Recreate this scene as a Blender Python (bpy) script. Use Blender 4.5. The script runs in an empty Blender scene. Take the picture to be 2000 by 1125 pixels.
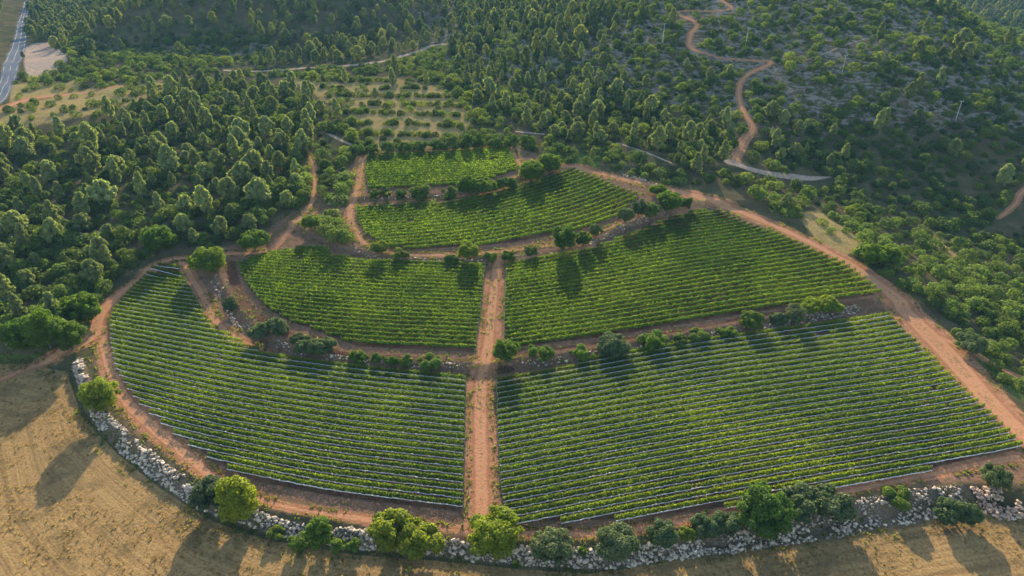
import bpy, math, random
import numpy as np
from mathutils import Vector

rng = np.random.default_rng(11)
random.seed(11)
C = bpy.context.scene
COL = C.collection

# ------------------------------------------------------------------ camera, sky, sun, exposure
CAM_H, PITCH, FPX = 110.0, math.radians(30.0), 1333.3
cam = bpy.data.cameras.new("camera")
cam.sensor_width = 36.0
cam.lens = 24.0
cam.clip_start = 1.0
cam.clip_end = 5000.0
cam_ob = bpy.data.objects.new("camera", cam)
COL.objects.link(cam_ob)
cam_ob.location = (0, 0, CAM_H)
cam_ob.rotation_euler = (math.radians(90) - PITCH, 0, 0)
C.camera = cam_ob

SUN_EL, SUN_AZ = math.radians(19.5), math.radians(-2.0)
world = bpy.data.worlds.new("World")
C.world = world
world.use_nodes = True
wn = world.node_tree
wn.nodes.clear()
w_out = wn.nodes.new("ShaderNodeOutputWorld")
w_bg = wn.nodes.new("ShaderNodeBackground")
w_sky = wn.nodes.new("ShaderNodeTexSky")
w_sky.sky_type = 'NISHITA'
w_sky.sun_disc = False
w_sky.sun_elevation = SUN_EL
w_sky.sun_rotation = SUN_AZ
w_bg.inputs[1].default_value = 0.125
wn.links.new(w_sky.outputs[0], w_bg.inputs[0])
wn.links.new(w_bg.outputs[0], w_out.inputs[0])

sun = bpy.data.lights.new("sun", 'SUN')
sun.energy = 5.0
sun.angle = math.radians(0.6)
sun.color = (1.0, 0.84, 0.62)
sun_ob = bpy.data.objects.new("sun", sun)
COL.objects.link(sun_ob)
sun_ob.rotation_euler = (-(math.pi / 2 - SUN_EL), 0, -SUN_AZ)

C.view_settings.view_transform = 'Standard'
C.view_settings.look = 'None'
C.view_settings.gamma = 1.0
C.view_settings.exposure = 1.85
C.render.engine = 'CYCLES'
C.cycles.max_bounces = 5
C.cycles.diffuse_bounces = 3
C.cycles.transmission_bounces = 3
C.cycles.volume_bounces = 0
C.cycles.use_denoising = True

# ------------------------------------------------------------------ projection helpers
cP, sP = math.cos(PITCH), math.sin(PITCH)

def flat(px, py, z=0.0):
    u = (np.asarray(px, float) - 1000) / FPX
    v = (np.asarray(py, float) - 562.5) / FPX
    dy = cP - v * sP
    dz = -sP - v * cP
    t = (z - CAM_H) / dz
    return u * t, dy * t

def project(x, y, z):
    zc = y * cP - (z - CAM_H) * sP
    yc = y * sP + (z - CAM_H) * cP
    zc = np.maximum(zc, 1.0)
    return 1000 + FPX * x / zc, 562.5 - FPX * yc / zc, FPX / zc

def sstep(a, b, t):
    t = np.clip((t - a) / (b - a), 0, 1)
    return t * t * (3 - 2 * t)

def softplus(t, k):
    return np.where(t > 12 * k, t, k * np.log1p(np.exp(np.clip(t, -40 * k, 12 * k) / k)))

def smax(a, b, k):
    return b + softplus(a - b, k)

_tab = rng.random((64, 64))

def vnoise(x, y, s):
    x = np.asarray(x) / s + 100.3
    y = np.asarray(y) / s + 57.7
    xi = np.floor(x).astype(int); yi = np.floor(y).astype(int)
    fx = x - xi; fy = y - yi
    fx = fx * fx * (3 - 2 * fx); fy = fy * fy * (3 - 2 * fy)
    a = _tab[xi & 63, yi & 63]; b = _tab[(xi + 1) & 63, yi & 63]
    c = _tab[xi & 63, (yi + 1) & 63]; d = _tab[(xi + 1) & 63, (yi + 1) & 63]
    return (a * (1 - fx) + b * fx) * (1 - fy) + (c * (1 - fx) + d * fx) * fy

# ------------------------------------------------------------------ terrain
W0 = [(-120, 690), (60, 690), (140, 705), (170, 790), (240, 860), (330, 930), (420, 985), (520, 1020), (700, 1050), (850, 1060), (1000, 1075),
      (1150, 1085), (1300, 1062), (1450, 1035), (1600, 1012), (1750, 985), (1900, 965), (2100, 985)]
W1 = [(418, 540), (448, 592), (500, 650), (600, 690), (700, 708), (900, 717), (950, 722), (1010, 710), (1150, 694), (1300, 668), (1450, 643), (1600, 612), (1690, 600)]
W2 = [(560, 440), (650, 475), (700, 492), (760, 502), (900, 507), (1050, 500), (1150, 484), (1220, 445), (1300, 420), (1350, 404)]
W3 = [(690, 384), (720, 382), (800, 380), (900, 374), (1000, 352), (1090, 328)]

def gline(pl, z):
    a = np.array(pl, float)
    x, y = flat(a[:, 0], a[:, 1], z)
    return x, y

G0, G1, G2, G3 = gline(W0, -1), gline(W1, 1), gline(W2, 5), gline(W3, 9)
ROADR_Y = np.array([0, 60, 90, 120, 190, 225, 270, 300, 340, 420, 520, 700.])
ROADR_X = np.array([140, 130, 122, 118, 117, 104, 80, 85, 120, 190, 260, 330.])

def T(x, y):
    x = np.asarray(x, float); y = np.asarray(y, float)
    z = 0.045 * softplus(np.minimum(y, 1000) - 165, 8) - 0.045 * softplus(y - 355, 12)
    for (gx, gy), h, w, fx in ((G0, 2.4, 2.6, 400), (G1, 1.7, 1.8, 125), (G2, 1.7, 1.8, 100), (G3, 1.2, 1.8, 85)):
        d = y - np.interp(x, gx, gy)
        f = 1 - sstep(fx, fx + 40, np.abs(x))
        z = z + h * sstep(-w, w, d) * f + h * (1 - f) * sstep(-30, 30, d)
    z = z - 2.4
    # the ground falls away beyond the track on the right
    s = x - np.interp(y, ROADR_Y, ROADR_X)
    z = z - 32 * (1 - np.exp(-softplus(s - 15, 4) * 0.30 / 32))
    # left rim of the plateau
    z = z + 5 * sstep(-140, -260, x) * sstep(120, 240, y) * (1 - sstep(430, 520, y))
    und = (vnoise(x, y, 45) - .5) * 3.0 + (vnoise(x + 31, y, 17) - .5) * 1.2
    far = np.clip(sstep(330, 420, y) + sstep(125, 165, np.abs(x)), 0, 1)
    z = z + und * far + (vnoise(x, y, 60) - .5) * 0.5
    # right hill: rounded cone
    r = np.sqrt(np.where(x > 195, 2.1, 1.15) * (x - 195) ** 2 + (y - 585) ** 2 + 35 ** 2)
    cone = 98 - 0.32 * r + (vnoise(x, y, 70) - .5) * 9 + (vnoise(x, y, 23) - .5) * 2.5
    cone = 55 - softplus(55 - cone, 7.0)
    z = smax(cone, z, 5.0)
    # far left hill beyond the valley
    y0 = np.interp(x, [-700, -400, -210, -140, -65, 0], [470, 470, 490, 510, 590, 660])
    xr = np.interp(y, [380, 441, 560, 880, 1300], [-290, -318, -365, -520, -600])
    d1 = np.minimum(y - y0, (x - xr - 16) * 0.9)
    xv = np.interp(y, [560, 600, 900], [-40, -45, 60])
    d1 = np.minimum(d1, (xv - x) * 0.9)
    z = z + 105 * (1 - np.exp(-softplus(d1, 6) * 0.39 / 105)) * (1 + .12 * (vnoise(x, y, 50) - .5))
    # bank left of the asphalt road
    dl = np.minimum((xr - x - 22), y - 430)
    z = z + 40 * (1 - np.exp(-softplus(dl, 8) * 0.3 / 40))
    # country behind
    z = z + 0.16 * softplus(y - 820, 40)
    return z

def at(px, py):
    """point of the ground seen at each pixel of the photo (px, py in 2000 x 1125)"""
    px = np.atleast_1d(np.asarray(px, float)); py = np.atleast_1d(np.asarray(py, float))
    u = (px - 1000) / FPX; v = (py - 562.5) / FPX
    dx, dy, dz = u, cP - v * sP, -sP - v * cP
    t = np.full(px.shape, 40.0); done = np.zeros(px.shape, bool); lo = t.copy()
    for i in range(900):
        st = 0.6 + t * 0.004
        tn = np.where(done, t, t + st)
        below = (CAM_H + dz * tn) < T(dx * tn, dy * tn)
        lo = np.where(~done & below, t, lo)
        t = tn
        done |= below
        if done.all() or t.max() > 2500:
            break
    hi = t.copy()
    for i in range(14):
        m = (lo + hi) / 2
        b = (CAM_H + dz * m) < T(dx * m, dy * m)
        hi = np.where(b, m, hi); lo = np.where(b, lo, m)
    x, y = dx * hi, dy * hi
    return x, y, T(x, y)

def scale_at(px, py):
    x, y, z = at(px, py)
    return x, y, z, project(x, y, z)[2]

# ------------------------------------------------------------------ the photo's layout
# road strips: (px, py, width px)
ROADS = {
 'centre': [(938, 1040, 66), (940, 1000, 65), (940, 900, 61), (938, 800, 57), (941, 740, 55), (951, 690, 50), (961, 600, 42), (968, 530, 36), (972, 508, 30)],
 'left': [(-120, 775, 34), (0, 741, 30), (60, 717, 32), (140, 680, 40), (180, 655, 48), (198, 611, 46), (245, 565, 32), (297, 522, 34), (330, 508, 26), (371, 503, 24),
          (437, 496, 22), (518, 491, 24), (553, 460, 22), (577, 432, 26), (598, 408, 22), (612, 380, 18), (613, 330, 14), (600, 290, 8)],
 'saddle': [(577, 430, 22), (650, 420, 22), (690, 395, 26), (702, 345, 26), (706, 310, 26)],
 'upper': [(690, 385, 26), (683, 420, 26), (698, 452, 24), (715, 475, 20), (790, 497, 22), (900, 496, 20), (1000, 488, 17), (1060, 480, 15), (1140, 462, 14), (1210, 436, 12)],
 'under': [(975, 509, 14), (1060, 499, 12), (1140, 488, 13), (1245, 453, 14), (1320, 420, 17), (1370, 393, 36)],
 'right': [(1080, 325, 22), (1120, 326, 26), (1160, 336, 30), (1230, 352, 34), (1300, 368, 34), (1370, 385, 46), (1450, 415, 40), (1560, 463, 40), (1650, 510, 46), (1720, 558, 58),
           (1780, 620, 78), (1850, 690, 94), (1920, 770, 92), (2000, 850, 88), (2120, 960, 86)],
 'spur': [(1840, 660, 24), (1900, 690, 20), (1960, 722, 18), (2030, 752, 18), (2120, 790, 18)],
 'outer': [(200, 640, 40), (207, 690, 38), (238, 770, 44), (300, 835, 46), (370, 893, 44), (440, 950, 34), (560, 990, 24), (700, 1012, 30), (880, 1040, 40), (1060, 1042, 30),
           (1200, 1040, 30), (1400, 1005, 28), (1600, 970, 26), (1800, 930, 28), (1960, 898, 36), (2060, 890, 44)],
 'tip': [(353, 510, 22), (375, 545, 26), (395, 577, 28), (420, 625, 30), (462, 660, 28), (520, 688, 16)],
 'topfield': [(700, 306, 10), (800, 297, 6), (900, 292, 6), (990, 285, 9), (1008, 310, 14), (1026, 332, 14)],
 'toptrack': [(712, 397, 8), (860, 388, 8), (940, 378, 8), (1010, 360, 8), (1080, 332, 10)],
}
TRACKS = {
 'hill': [(1433, 318, 24), (1450, 280, 22), (1471, 248, 19), (1457, 227, 14), (1445, 199, 13), (1445, 164, 13), (1464, 143, 13), (1496, 129, 14), (1503, 121, 10), (1475, 118, 7),
          (1419, 115, 6), (1380, 105, 7), (1349, 93, 13), (1349, 66, 13), (1363, 47, 12), (1331, 31, 11), (1325, 23, 9), (1352, 20, 8), (1390, 22, 7), (1429, 16, 9), (1412, 2, 9), (1395, -14, 9)],
 'east': [(2080, 320, 14), (2000, 372, 14), (1986, 395, 13), (1965, 415, 11), (1948, 426, 8)],
 'verge': [(-60, 222, 20), (0, 212, 22), (60, 193, 22), (130, 185, 18), (200, 174, 13), (265, 164, 8)],
}
GRAVEL = {
 'valley': [(440, 137, 9), (500, 139, 14), (590, 133, 14), (640, 131, 12), (700, 126, 12), (760, 117, 13), (810, 102, 14), (845, 89, 12), (875, 86, 9)],
 'turnout': [(1425, 316, 24), (1460, 328, 18), (1500, 338, 18), (1540, 344, 24), (1580, 348, 18), (1606, 347, 9), (1624, 345, 3)],
 'woodpath': [(1010, 257, 7), (1060, 262, 7)],
 'woodpath2': [(1205, 279, 5), (1240, 290, 6), (1275, 303, 6), (1310, 318, 5)],
 'gully': [(640, 261, 8), (684, 282, 8)],
 'ridgepath': [(1560, 122, 2), (1610, 105, 3), (1650, 88, 3), (1690, 76, 3)],
}
ASPHALT = [(-70, 250, 40), (-18, 205, 36), (3, 180, 32), (17, 150, 30), (31, 105, 30), (41, 70, 21), (46, 35, 13), (52, 0, 7), (56, -15, 5)]
PARKING = [(46, 92), (70, 84), (95, 82), (100, 92), (118, 100), (142, 108), (132, 120), (118, 124), (108, 142), (80, 152), (54, 158), (48, 130)]
PLOTS = {
 'A': [(308, 520), (353, 523), (367, 555), (388, 590), (406, 625), (430, 646), (469, 668), (504, 683), (535, 697), (620, 710), (700, 720), (800, 731), (911, 741), (909, 870), (905, 1002),
       (807, 991), (648, 971), (500, 943), (456, 922), (416, 898), (384, 877), (352, 856), (309, 820), (272, 787), (248, 755), (228, 719), (218, 675), (217, 632), (224, 607), (252, 572), (283, 541)],
 'B': [(969, 740), (1014, 730), (1175, 702), (1350, 670), (1517, 648), (1736, 616), (1755, 639), (1790, 670), (1828, 709), (1874, 754), (1935, 810), (1995, 872),
       (1990, 884), (1750, 932), (1600, 962), (1450, 988), (1246, 1015), (1115, 1021), (1008, 1024), (985, 1004), (975, 930), (971, 830)],
 'C': [(464, 516), (525, 494), (570, 488), (595, 481), (642, 485), (650, 499), (700, 508), (755, 512), (860, 516), (948, 520), (941, 593), (930, 681), (928, 690), (860, 686), (700, 678),
       (661, 664), (600, 640), (574, 633), (521, 604), (497, 576), (472, 541)],
 'D': [(988, 517), (1087, 501), (1175, 481), (1224, 460), (1301, 429), (1363, 412), (1408, 413), (1447, 432), (1517, 457), (1580, 485), (1650, 516), (1702, 555), (1725, 573),
       (1685, 581), (1510, 605), (1387, 626), (1300, 640), (1175, 660), (1016, 678), (984, 674), (984, 611)],
 'E': [(696, 405), (780, 402), (860, 397), (930, 387), (1000, 367), (1070, 340), (1120, 330), (1157, 345), (1200, 363), (1249, 381), (1245, 390), (1206, 423), (1140, 447), (1070, 462),
       (1000, 475), (895, 483), (807, 489), (755, 483), (713, 459), (696, 430)],
 'F': [(715, 309), (722, 304), (860, 300), (992, 289), (1003, 308), (1013, 332), (965, 348), (940, 352), (895, 364), (720, 371), (714, 343)],
}
GUIDES = {  # two rows of each plot, bottom then top, and the row distance
 'A': ([(180, 868), (350, 908), (500, 943), (648, 972), (807, 993), (905, 1005)], [(150, 500), (308, 520), (353, 526), (600, 552), (950, 585)], 2.2, (900, 870)),
 'B': ([(960, 1032), (1010, 1022), (1280, 968), (1620, 905), (2000, 838), (2200, 805)], [(960, 740), (1014, 730), (1175, 702), (1350, 672), (1517, 649), (1740, 616), (1950, 590)], 2.1, (985, 870)),
 'C': [[(450, 648), (560, 662), (700, 678), (800, 684), (930, 690)], [(440, 500), (560, 507), (700, 512), (948, 521)], 2.1, (870, 600)],
 'D': [[(960, 682), (1019, 674), (1168, 653), (1340, 625), (1473, 603), (1633, 582), (1760, 566)], [(960, 524), (1100, 500), (1300, 466), (1450, 444), (1650, 425)], 2.1, (1010, 600)],
 'E': [[(680, 508), (810, 492), (944, 478), (1124, 440), (1280, 384)], [(680, 416), (860, 402), (1000, 372), (1130, 326), (1200, 296)], 2.4, (850, 440)],
 'F': [[(690, 375), (900, 364), (1030, 352)], [(690, 307), (860, 300), (1020, 290)], 2.4, (850, 335)],
}

def seg_dist(x, y, a, b, wa, wb):
    """distance to a segment and the width at the foot point"""
    ax, ay = a; bx, by = b
    dx, dy = bx - ax, by - ay
    L = dx * dx + dy * dy + 1e-9
    t = np.clip(((x - ax) * dx + (y - ay) * dy) / L, 0, 1)
    return np.hypot(x - ax - t * dx, y - ay - t * dy), wa + (wb - wa) * t

def smooth_line(p, n=4):
    """Catmull-Rom through the ground points"""
    p = np.asarray(p)
    q = np.vstack([2 * p[0] - p[1], p, 2 * p[-1] - p[-2]])
    out = []
    for i in range(1, len(q) - 2):
        for k in range(n):
            t = k / n
            out.append(0.5 * ((2 * q[i]) + (q[i + 1] - q[i - 1]) * t + (2 * q[i - 1] - 5 * q[i] + 4 * q[i + 1] - q[i + 2]) * t * t
                              + (-q[i - 1] + 3 * q[i] - 3 * q[i + 1] + q[i + 2]) * t ** 3))
    out.append(q[-2])
    return np.array(out)

def strip_ground(pl):
    a = np.array(pl, float)
    x, y, z, s = scale_at(a[:, 0], a[:, 1])
    return smooth_line(np.column_stack([x, y, a[:, 2] / s]))

def strip_mask(X, Y, line, soft):
    m = np.zeros(X.shape)
    for i in range(len(line) - 1):
        a, b = line[i], line[i + 1]
        R = max(a[2], b[2]) + 4 * soft + 2
        sel = (X > min(a[0], b[0]) - R) & (X < max(a[0], b[0]) + R) & (Y > min(a[1], b[1]) - R) & (Y < max(a[1], b[1]) + R)
        if not sel.any():
            continue
        d, w = seg_dist(X[sel], Y[sel], a[:2], b[:2], a[2], b[2])
        m[sel] = np.maximum(m[sel], np.clip(0.5 + (w / 2 - d) / (2 * soft), 0, 1))
    return m

def in_poly(x, y, poly):
    poly = np.asarray(poly, float)
    c = np.zeros(np.shape(x), bool)
    n = len(poly)
    j = n - 1
    for i in range(n):
        xi, yi = poly[i]; xj, yj = poly[j]
        if yi != yj:
            c ^= ((yi > y) != (yj > y)) & (x < (xj - xi) * (y - yi) / (yj - yi) + xi)
        j = i
    return c

def poly_mask(X, Y, poly, soft):
    poly = np.asarray(poly)[:, :2]
    m = np.zeros(X.shape)
    R = 3 * soft
    sel = (X > poly[:, 0].min() - R) & (X < poly[:, 0].max() + R) & (Y > poly[:, 1].min() - R) & (Y < poly[:, 1].max() + R)
    if not sel.any():
        return m
    x, y = X[sel], Y[sel]
    d = np.full(x.shape, 1e9)
    for i in range(len(poly)):
        d = np.minimum(d, seg_dist(x, y, poly[i - 1], poly[i], 0, 0)[0])
    d = np.where(in_poly(x, y, poly), d, -d)
    m[sel] = np.clip(0.5 + d / (2 * soft), 0, 1)
    return m

def ground_poly(pl):
    a = np.array(pl, float)
    x, y, z = at(a[:, 0], a[:, 1])
    return np.column_stack([x, y])

PLOT_G = {k: ground_poly(v) for k, v in PLOTS.items()}
ROAD_G = {k: strip_ground(v) for k, v in ROADS.items()}
TRACK_G = {k: strip_ground(v) for k, v in TRACKS.items()}
GRAVEL_G = {k: strip_ground(v) for k, v in GRAVEL.items()}
ASPH_G = strip_ground(ASPHALT) * [1, 1, .9]
PARK_G = ground_poly(PARKING)
W0_G = np.column_stack(at(*np.array(W0, float).T))

# ------------------------------------------------------------------ materials
def new_mat(name):
    m = bpy.data.materials.new(name)
    m.use_nodes = True
    nt = m.node_tree
    nt.nodes.clear()
    return m, nt

class NT:
    def __init__(s, nt):
        s.nt = nt
    def n(s, t, **kw):
        nd = s.nt.nodes.new(t)
        for k, v in kw.items():
            setattr(nd, k, v)
        return nd
    def l(s, a, b):
        s.nt.links.new(a, b)
    def val(s, sock, v):
        if isinstance(v, bpy.types.NodeSocket):
            s.l(v, sock)
        else:
            sock.default_value = v
    def math(s, op, a, b=0.5, c=None, clamp=False):
        nd = s.n('ShaderNodeMath', operation=op, use_clamp=clamp)
        s.val(nd.inputs[0], a); s.val(nd.inputs[1], b)
        if c is not None:
            s.val(nd.inputs[2], c)
        return nd.outputs[0]
    def mix(s, f, a, b, mode='MIX'):
        nd = s.n('ShaderNodeMix', data_type='RGBA', blend_type=mode)
        s.val(nd.inputs[0], f)
        for i, v in ((6, a), (7, b)):
            s.val(nd.inputs[i], (*v, 1.0) if isinstance(v, tuple) and len(v) == 3 else v)
        return nd.outputs[2]
    def noise(s, vec, scale, detail=3.0, rough=0.55, dist=0.0):
        nd = s.n('ShaderNodeTexNoise')
        s.l(vec, nd.inputs['Vector'])
        nd.inputs['Scale'].default_value = scale
        nd.inputs['Detail'].default_value = detail
        nd.inputs['Roughness'].default_value = rough
        nd.inputs['Distortion'].default_value = dist
        return nd.outputs[0]
    def ramp(s, f, stops):
        nd = s.n('ShaderNodeValToRGB')
        e = nd.color_ramp.elements
        while len(e) < len(stops):
            e.new(0.5)
        for el, (p, c) in zip(e, stops):
            el.position = p
            el.color = (*c, 1) if isinstance(c, tuple) else (c, c, c, 1)
        s.val(nd.inputs[0], f)
        return nd.outputs[0]
    def smooth(s, v, a, b):
        nd = s.n('ShaderNodeMapRange', interpolation_type='SMOOTHSTEP')
        s.val(nd.inputs[0], v)
        nd.inputs[1].default_value = a; nd.inputs[2].default_value = b
        nd.inputs[3].default_value = 0; nd.inputs[4].default_value = 1
        return nd.outputs[0]

def ground_material():
    m, nt = new_mat('ground_earth')
    N = NT(nt)
    geo = N.n('ShaderNodeNewGeometry')
    P = geo.outputs['Position']
    A = N.n('ShaderNodeAttribute', attribute_name='mask_a')
    B = N.n('ShaderNodeAttribute', attribute_name='mask_b')
    Fu = N.n('ShaderNodeAttribute', attribute_name='furrow')
    sa = N.n('ShaderNodeSeparateColor'); N.l(A.outputs['Color'], sa.inputs[0])
    sb = N.n('ShaderNodeSeparateColor'); N.l(B.outputs['Color'], sb.inputs[0])
    road, soil, stub = sa.outputs[0], sa.outputs[1], sa.outputs[2]
    dry = A.outputs['Alpha']
    rock, asph, pale = sb.outputs[0], sb.outputs[1], sb.outputs[2]
    green = B.outputs['Alpha']
    n_big = N.noise(P, 0.03, 3)
    n_mid = N.noise(P, 0.16, 4)
    n_med = N.noise(P, 0.55, 4)
    n_fin = N.noise(P, 1.7, 5, .65)
    n_gr = N.noise(P, 5.0, 3, .7)
    def edge(mask, amt=.55, w=.12):
        j = N.math('MULTIPLY_ADD', N.math('SUBTRACT', n_med, .5), amt)
        j.node.inputs[2].default_value = 0
        jj = N.math('ADD', mask, N.math('ADD', j, N.math('MULTIPLY', N.math('SUBTRACT', n_fin, .5), amt * .8)))
        return N.smooth(jj, .5 - w, .5 + w)
    # scrub floor
    base = N.ramp(n_mid, [(.3, (.050, .052, .024)), (.5, (.085, .072, .036)), (.68, (.15, .115, .058))])
    base = N.mix(N.smooth(n_fin, .42, .7), base, (.040, .055, .018))
    base = N.mix(N.math('MULTIPLY', N.smooth(n_big, .45, .62), .5), base, (.11, .080, .045))
    # limestone ledges follow the contour lines
    sep = N.n('ShaderNodeSeparateXYZ'); N.l(P, sep.inputs[0])
    zz = N.math('ADD', sep.outputs[2], N.math('MULTIPLY', N.math('SUBTRACT', N.noise(P, .05, 3), .5), 7.0))
    lv = N.n('ShaderNodeCombineXYZ')
    N.l(N.math('MULTIPLY', sep.outputs[0], .16), lv.inputs[0]); N.l(N.math('MULTIPLY', sep.outputs[1], .10), lv.inputs[1]); N.l(N.math('MULTIPLY', zz, 1.1), lv.inputs[2])
    wv = N.math('MULTIPLY_ADD', N.noise(lv.outputs[0], 1.0, 3, .6), 4.0, -2.0)
    led = N.smooth(N.math('ADD', N.math('MULTIPLY', wv, .25), N.math('ADD', N.math('MULTIPLY', n_med, .7), N.math('MULTIPLY', rock, .60))), .86, 1.02)
    rockc = N.ramp(n_fin, [(.3, (.10, .084, .066)), (.55, (.20, .172, .140)), (.75, (.35, .31, .26))])
    base = N.mix(N.math('MULTIPLY', led, N.smooth(rock, .05, .4)), base, rockc)
    # dry grass
    dg = N.ramp(n_fin, [(.28, (.14, .105, .04)), (.5, (.27, .195, .075)), (.72, (.38, .29, .12))])
    dg = N.mix(N.math('MULTIPLY', N.smooth(n_mid, .5, .68), .5), dg, (.13, .12, .045))
    base = N.mix(edge(dry, .7, .2), base, dg)
    gg = N.ramp(n_fin, [(.3, (.035, .055, .014)), (.6, (.09, .12, .03)), (.8, (.19, .17, .06))])
    base = N.mix(edge(green, .8, .2), base, gg)
    # stubble field
    mp = N.n('ShaderNodeCombineXYZ')
    N.l(N.math('MULTIPLY', Fu.outputs['Fac'], 1.0), mp.inputs[0])
    N.l(N.math('MULTIPLY', sep.outputs[0], .035), mp.inputs[1])
    fur = N.noise(mp.outputs[0], 1.5, 3, .6)
    fur2 = N.noise(mp.outputs[0], .22, 2, .5)
    st = N.ramp(n_fin, [(.25, (.12, .067, .030)), (.47, (.245, .146, .060)), (.72, (.41, .265, .105))])
    st = N.mix(N.math('MULTIPLY', N.smooth(fur, .40, .60), .8), st, N.mix(.6, st, (.37, .25, .10)))
    st = N.mix(N.math('MULTIPLY', N.smooth(fur2, .50, .66), .45), st, (.11, .072, .036))
    st = N.mix(N.math('MULTIPLY', N.smooth(n_mid, .5, .68), .55), st, (.10, .075, .034))
    st = N.mix(N.math('MULTIPLY', N.smooth(n_gr, .5, .68), .45), st, (.11, .068, .03))
    base = N.mix(edge(stub, .4, .1), base, st)
    # tilled vineyard soil
    so = N.ramp(n_fin, [(.3, (.058, .028, .018)), (.55, (.105, .052, .032)), (.8, (.17, .092, .058))])
    so = N.mix(N.math('MULTIPLY', N.smooth(n_mid, .42, .6), .6), so, (.17, .095, .055))
    so = N.mix(N.math('MULTIPLY', N.smooth(n_med, .52, .66), .6), so, (.085, .072, .028))
    sl = N.ramp(n_fin, [(.3, (.13, .070, .042)), (.55, (.215, .122, .075)), (.8, (.31, .20, .13))])
    sl = N.mix(N.math('MULTIPLY', N.smooth(n_med, .5, .64), .7), sl, (.10, .085, .034))
    sl = N.mix(N.math('MULTIPLY', N.smooth(n_mid, .45, .65), .5), sl, (.15, .085, .05))
    so = N.mix(N.smooth(soil, .66, .84), sl, so)
    base = N.mix(edge(soil, .25, .1), base, so)
    rub = N.n('ShaderNodeAttribute', attribute_name='rubble').outputs['Fac']
    rc = N.ramp(n_gr, [(.34, (.075, .050, .030)), (.54, (.16, .115, .075)), (.72, (.36, .30, .23))])
    rc = N.mix(N.math('MULTIPLY', N.smooth(n_med, .48, .62), .8), rc, (.15, .11, .05))
    base = N.mix(edge(rub, 1.5, .2), base, rc)
    # red dirt tracks
    Co = N.n('ShaderNodeAttribute', attribute_name='core').outputs['Fac']
    rd = N.ramp(n_med, [(.25, (.255, .108, .052)), (.5, (.35, .165, .086)), (.75, (.44, .235, .135))])
    cj = N.math('ADD', Co, N.math('MULTIPLY', N.math('SUBTRACT', n_mid, .5), .7))
    rd = N.mix(N.math('MULTIPLY', N.smooth(cj, .30, .85), .8), rd, (.47, .235, .118))
    rut = N.smooth(N.math('ABSOLUTE', N.math('SUBTRACT', N.math('ADD', Co, N.math('MULTIPLY', N.math('SUBTRACT', n_mid, .5), .25)), .52)), .17, .05)
    rd = N.mix(N.math('MULTIPLY', rut, .6), rd, (.27, .115, .055))
    mid = N.math('MULTIPLY', N.smooth(Co, .86, .97), N.smooth(N.math('ADD', n_fin, N.math('MULTIPLY', n_mid, .5)), .74, .86))
    rd = N.mix(N.math('MULTIPLY', mid, .6), rd, (.17, .125, .05))
    rd = N.mix(N.math('MULTIPLY', N.smooth(n_fin, .5, .75), .5), rd, (.24, .115, .06))
    rd = N.mix(N.math('MULTIPLY', N.smooth(n_gr, .54, .7), .5), rd, (.14, .075, .038))
    tuft = N.math('MULTIPLY', N.smooth(N.math('ADD', n_fin, N.math('MULTIPLY', n_mid, .6)), .80, .93), N.smooth(Co, .55, .05))
    rd = N.mix(tuft, rd, (.13, .11, .036))
    base = N.mix(edge(road, .5, .14), base, rd)
    # pale gravel
    pg = N.ramp(n_fin, [(.3, (.29, .195, .13)), (.7, (.44, .325, .235))])
    pg = N.mix(N.math('MULTIPLY', N.smooth(n_med, .45, .65), .6), pg, (.17, .15, .115))
    base = N.mix(edge(pale, .9, .2), base, pg)
    # asphalt
    ac = N.ramp(n_fin, [(.3, (.10, .105, .115)), (.7, (.17, .175, .185))])
    base = N.mix(N.smooth(asph, .42, .58), base, ac)
    bs = N.n('ShaderNodeBsdfDiffuse')
    bs.inputs['Roughness'].default_value = .6
    N.l(base, bs.inputs['Color'])
    bp = N.n('ShaderNodeBump')
    bp.inputs['Strength'].default_value = .9
    bp.inputs['Distance'].default_value = .22
    hh = N.math('ADD', N.math('MULTIPLY', n_fin, 1.0), N.math('MULTIPLY', n_gr, .5))
    hh = N.math('ADD', hh, N.math('MULTIPLY', N.math('MULTIPLY', fur, stub), .5))
    N.l(hh, bp.inputs['Height'])
    N.l(bp.outputs[0], bs.inputs['Normal'])
    o = N.n('ShaderNodeOutputMaterial')
    N.l(bs.outputs[0], o.inputs[0])
    return m

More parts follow.
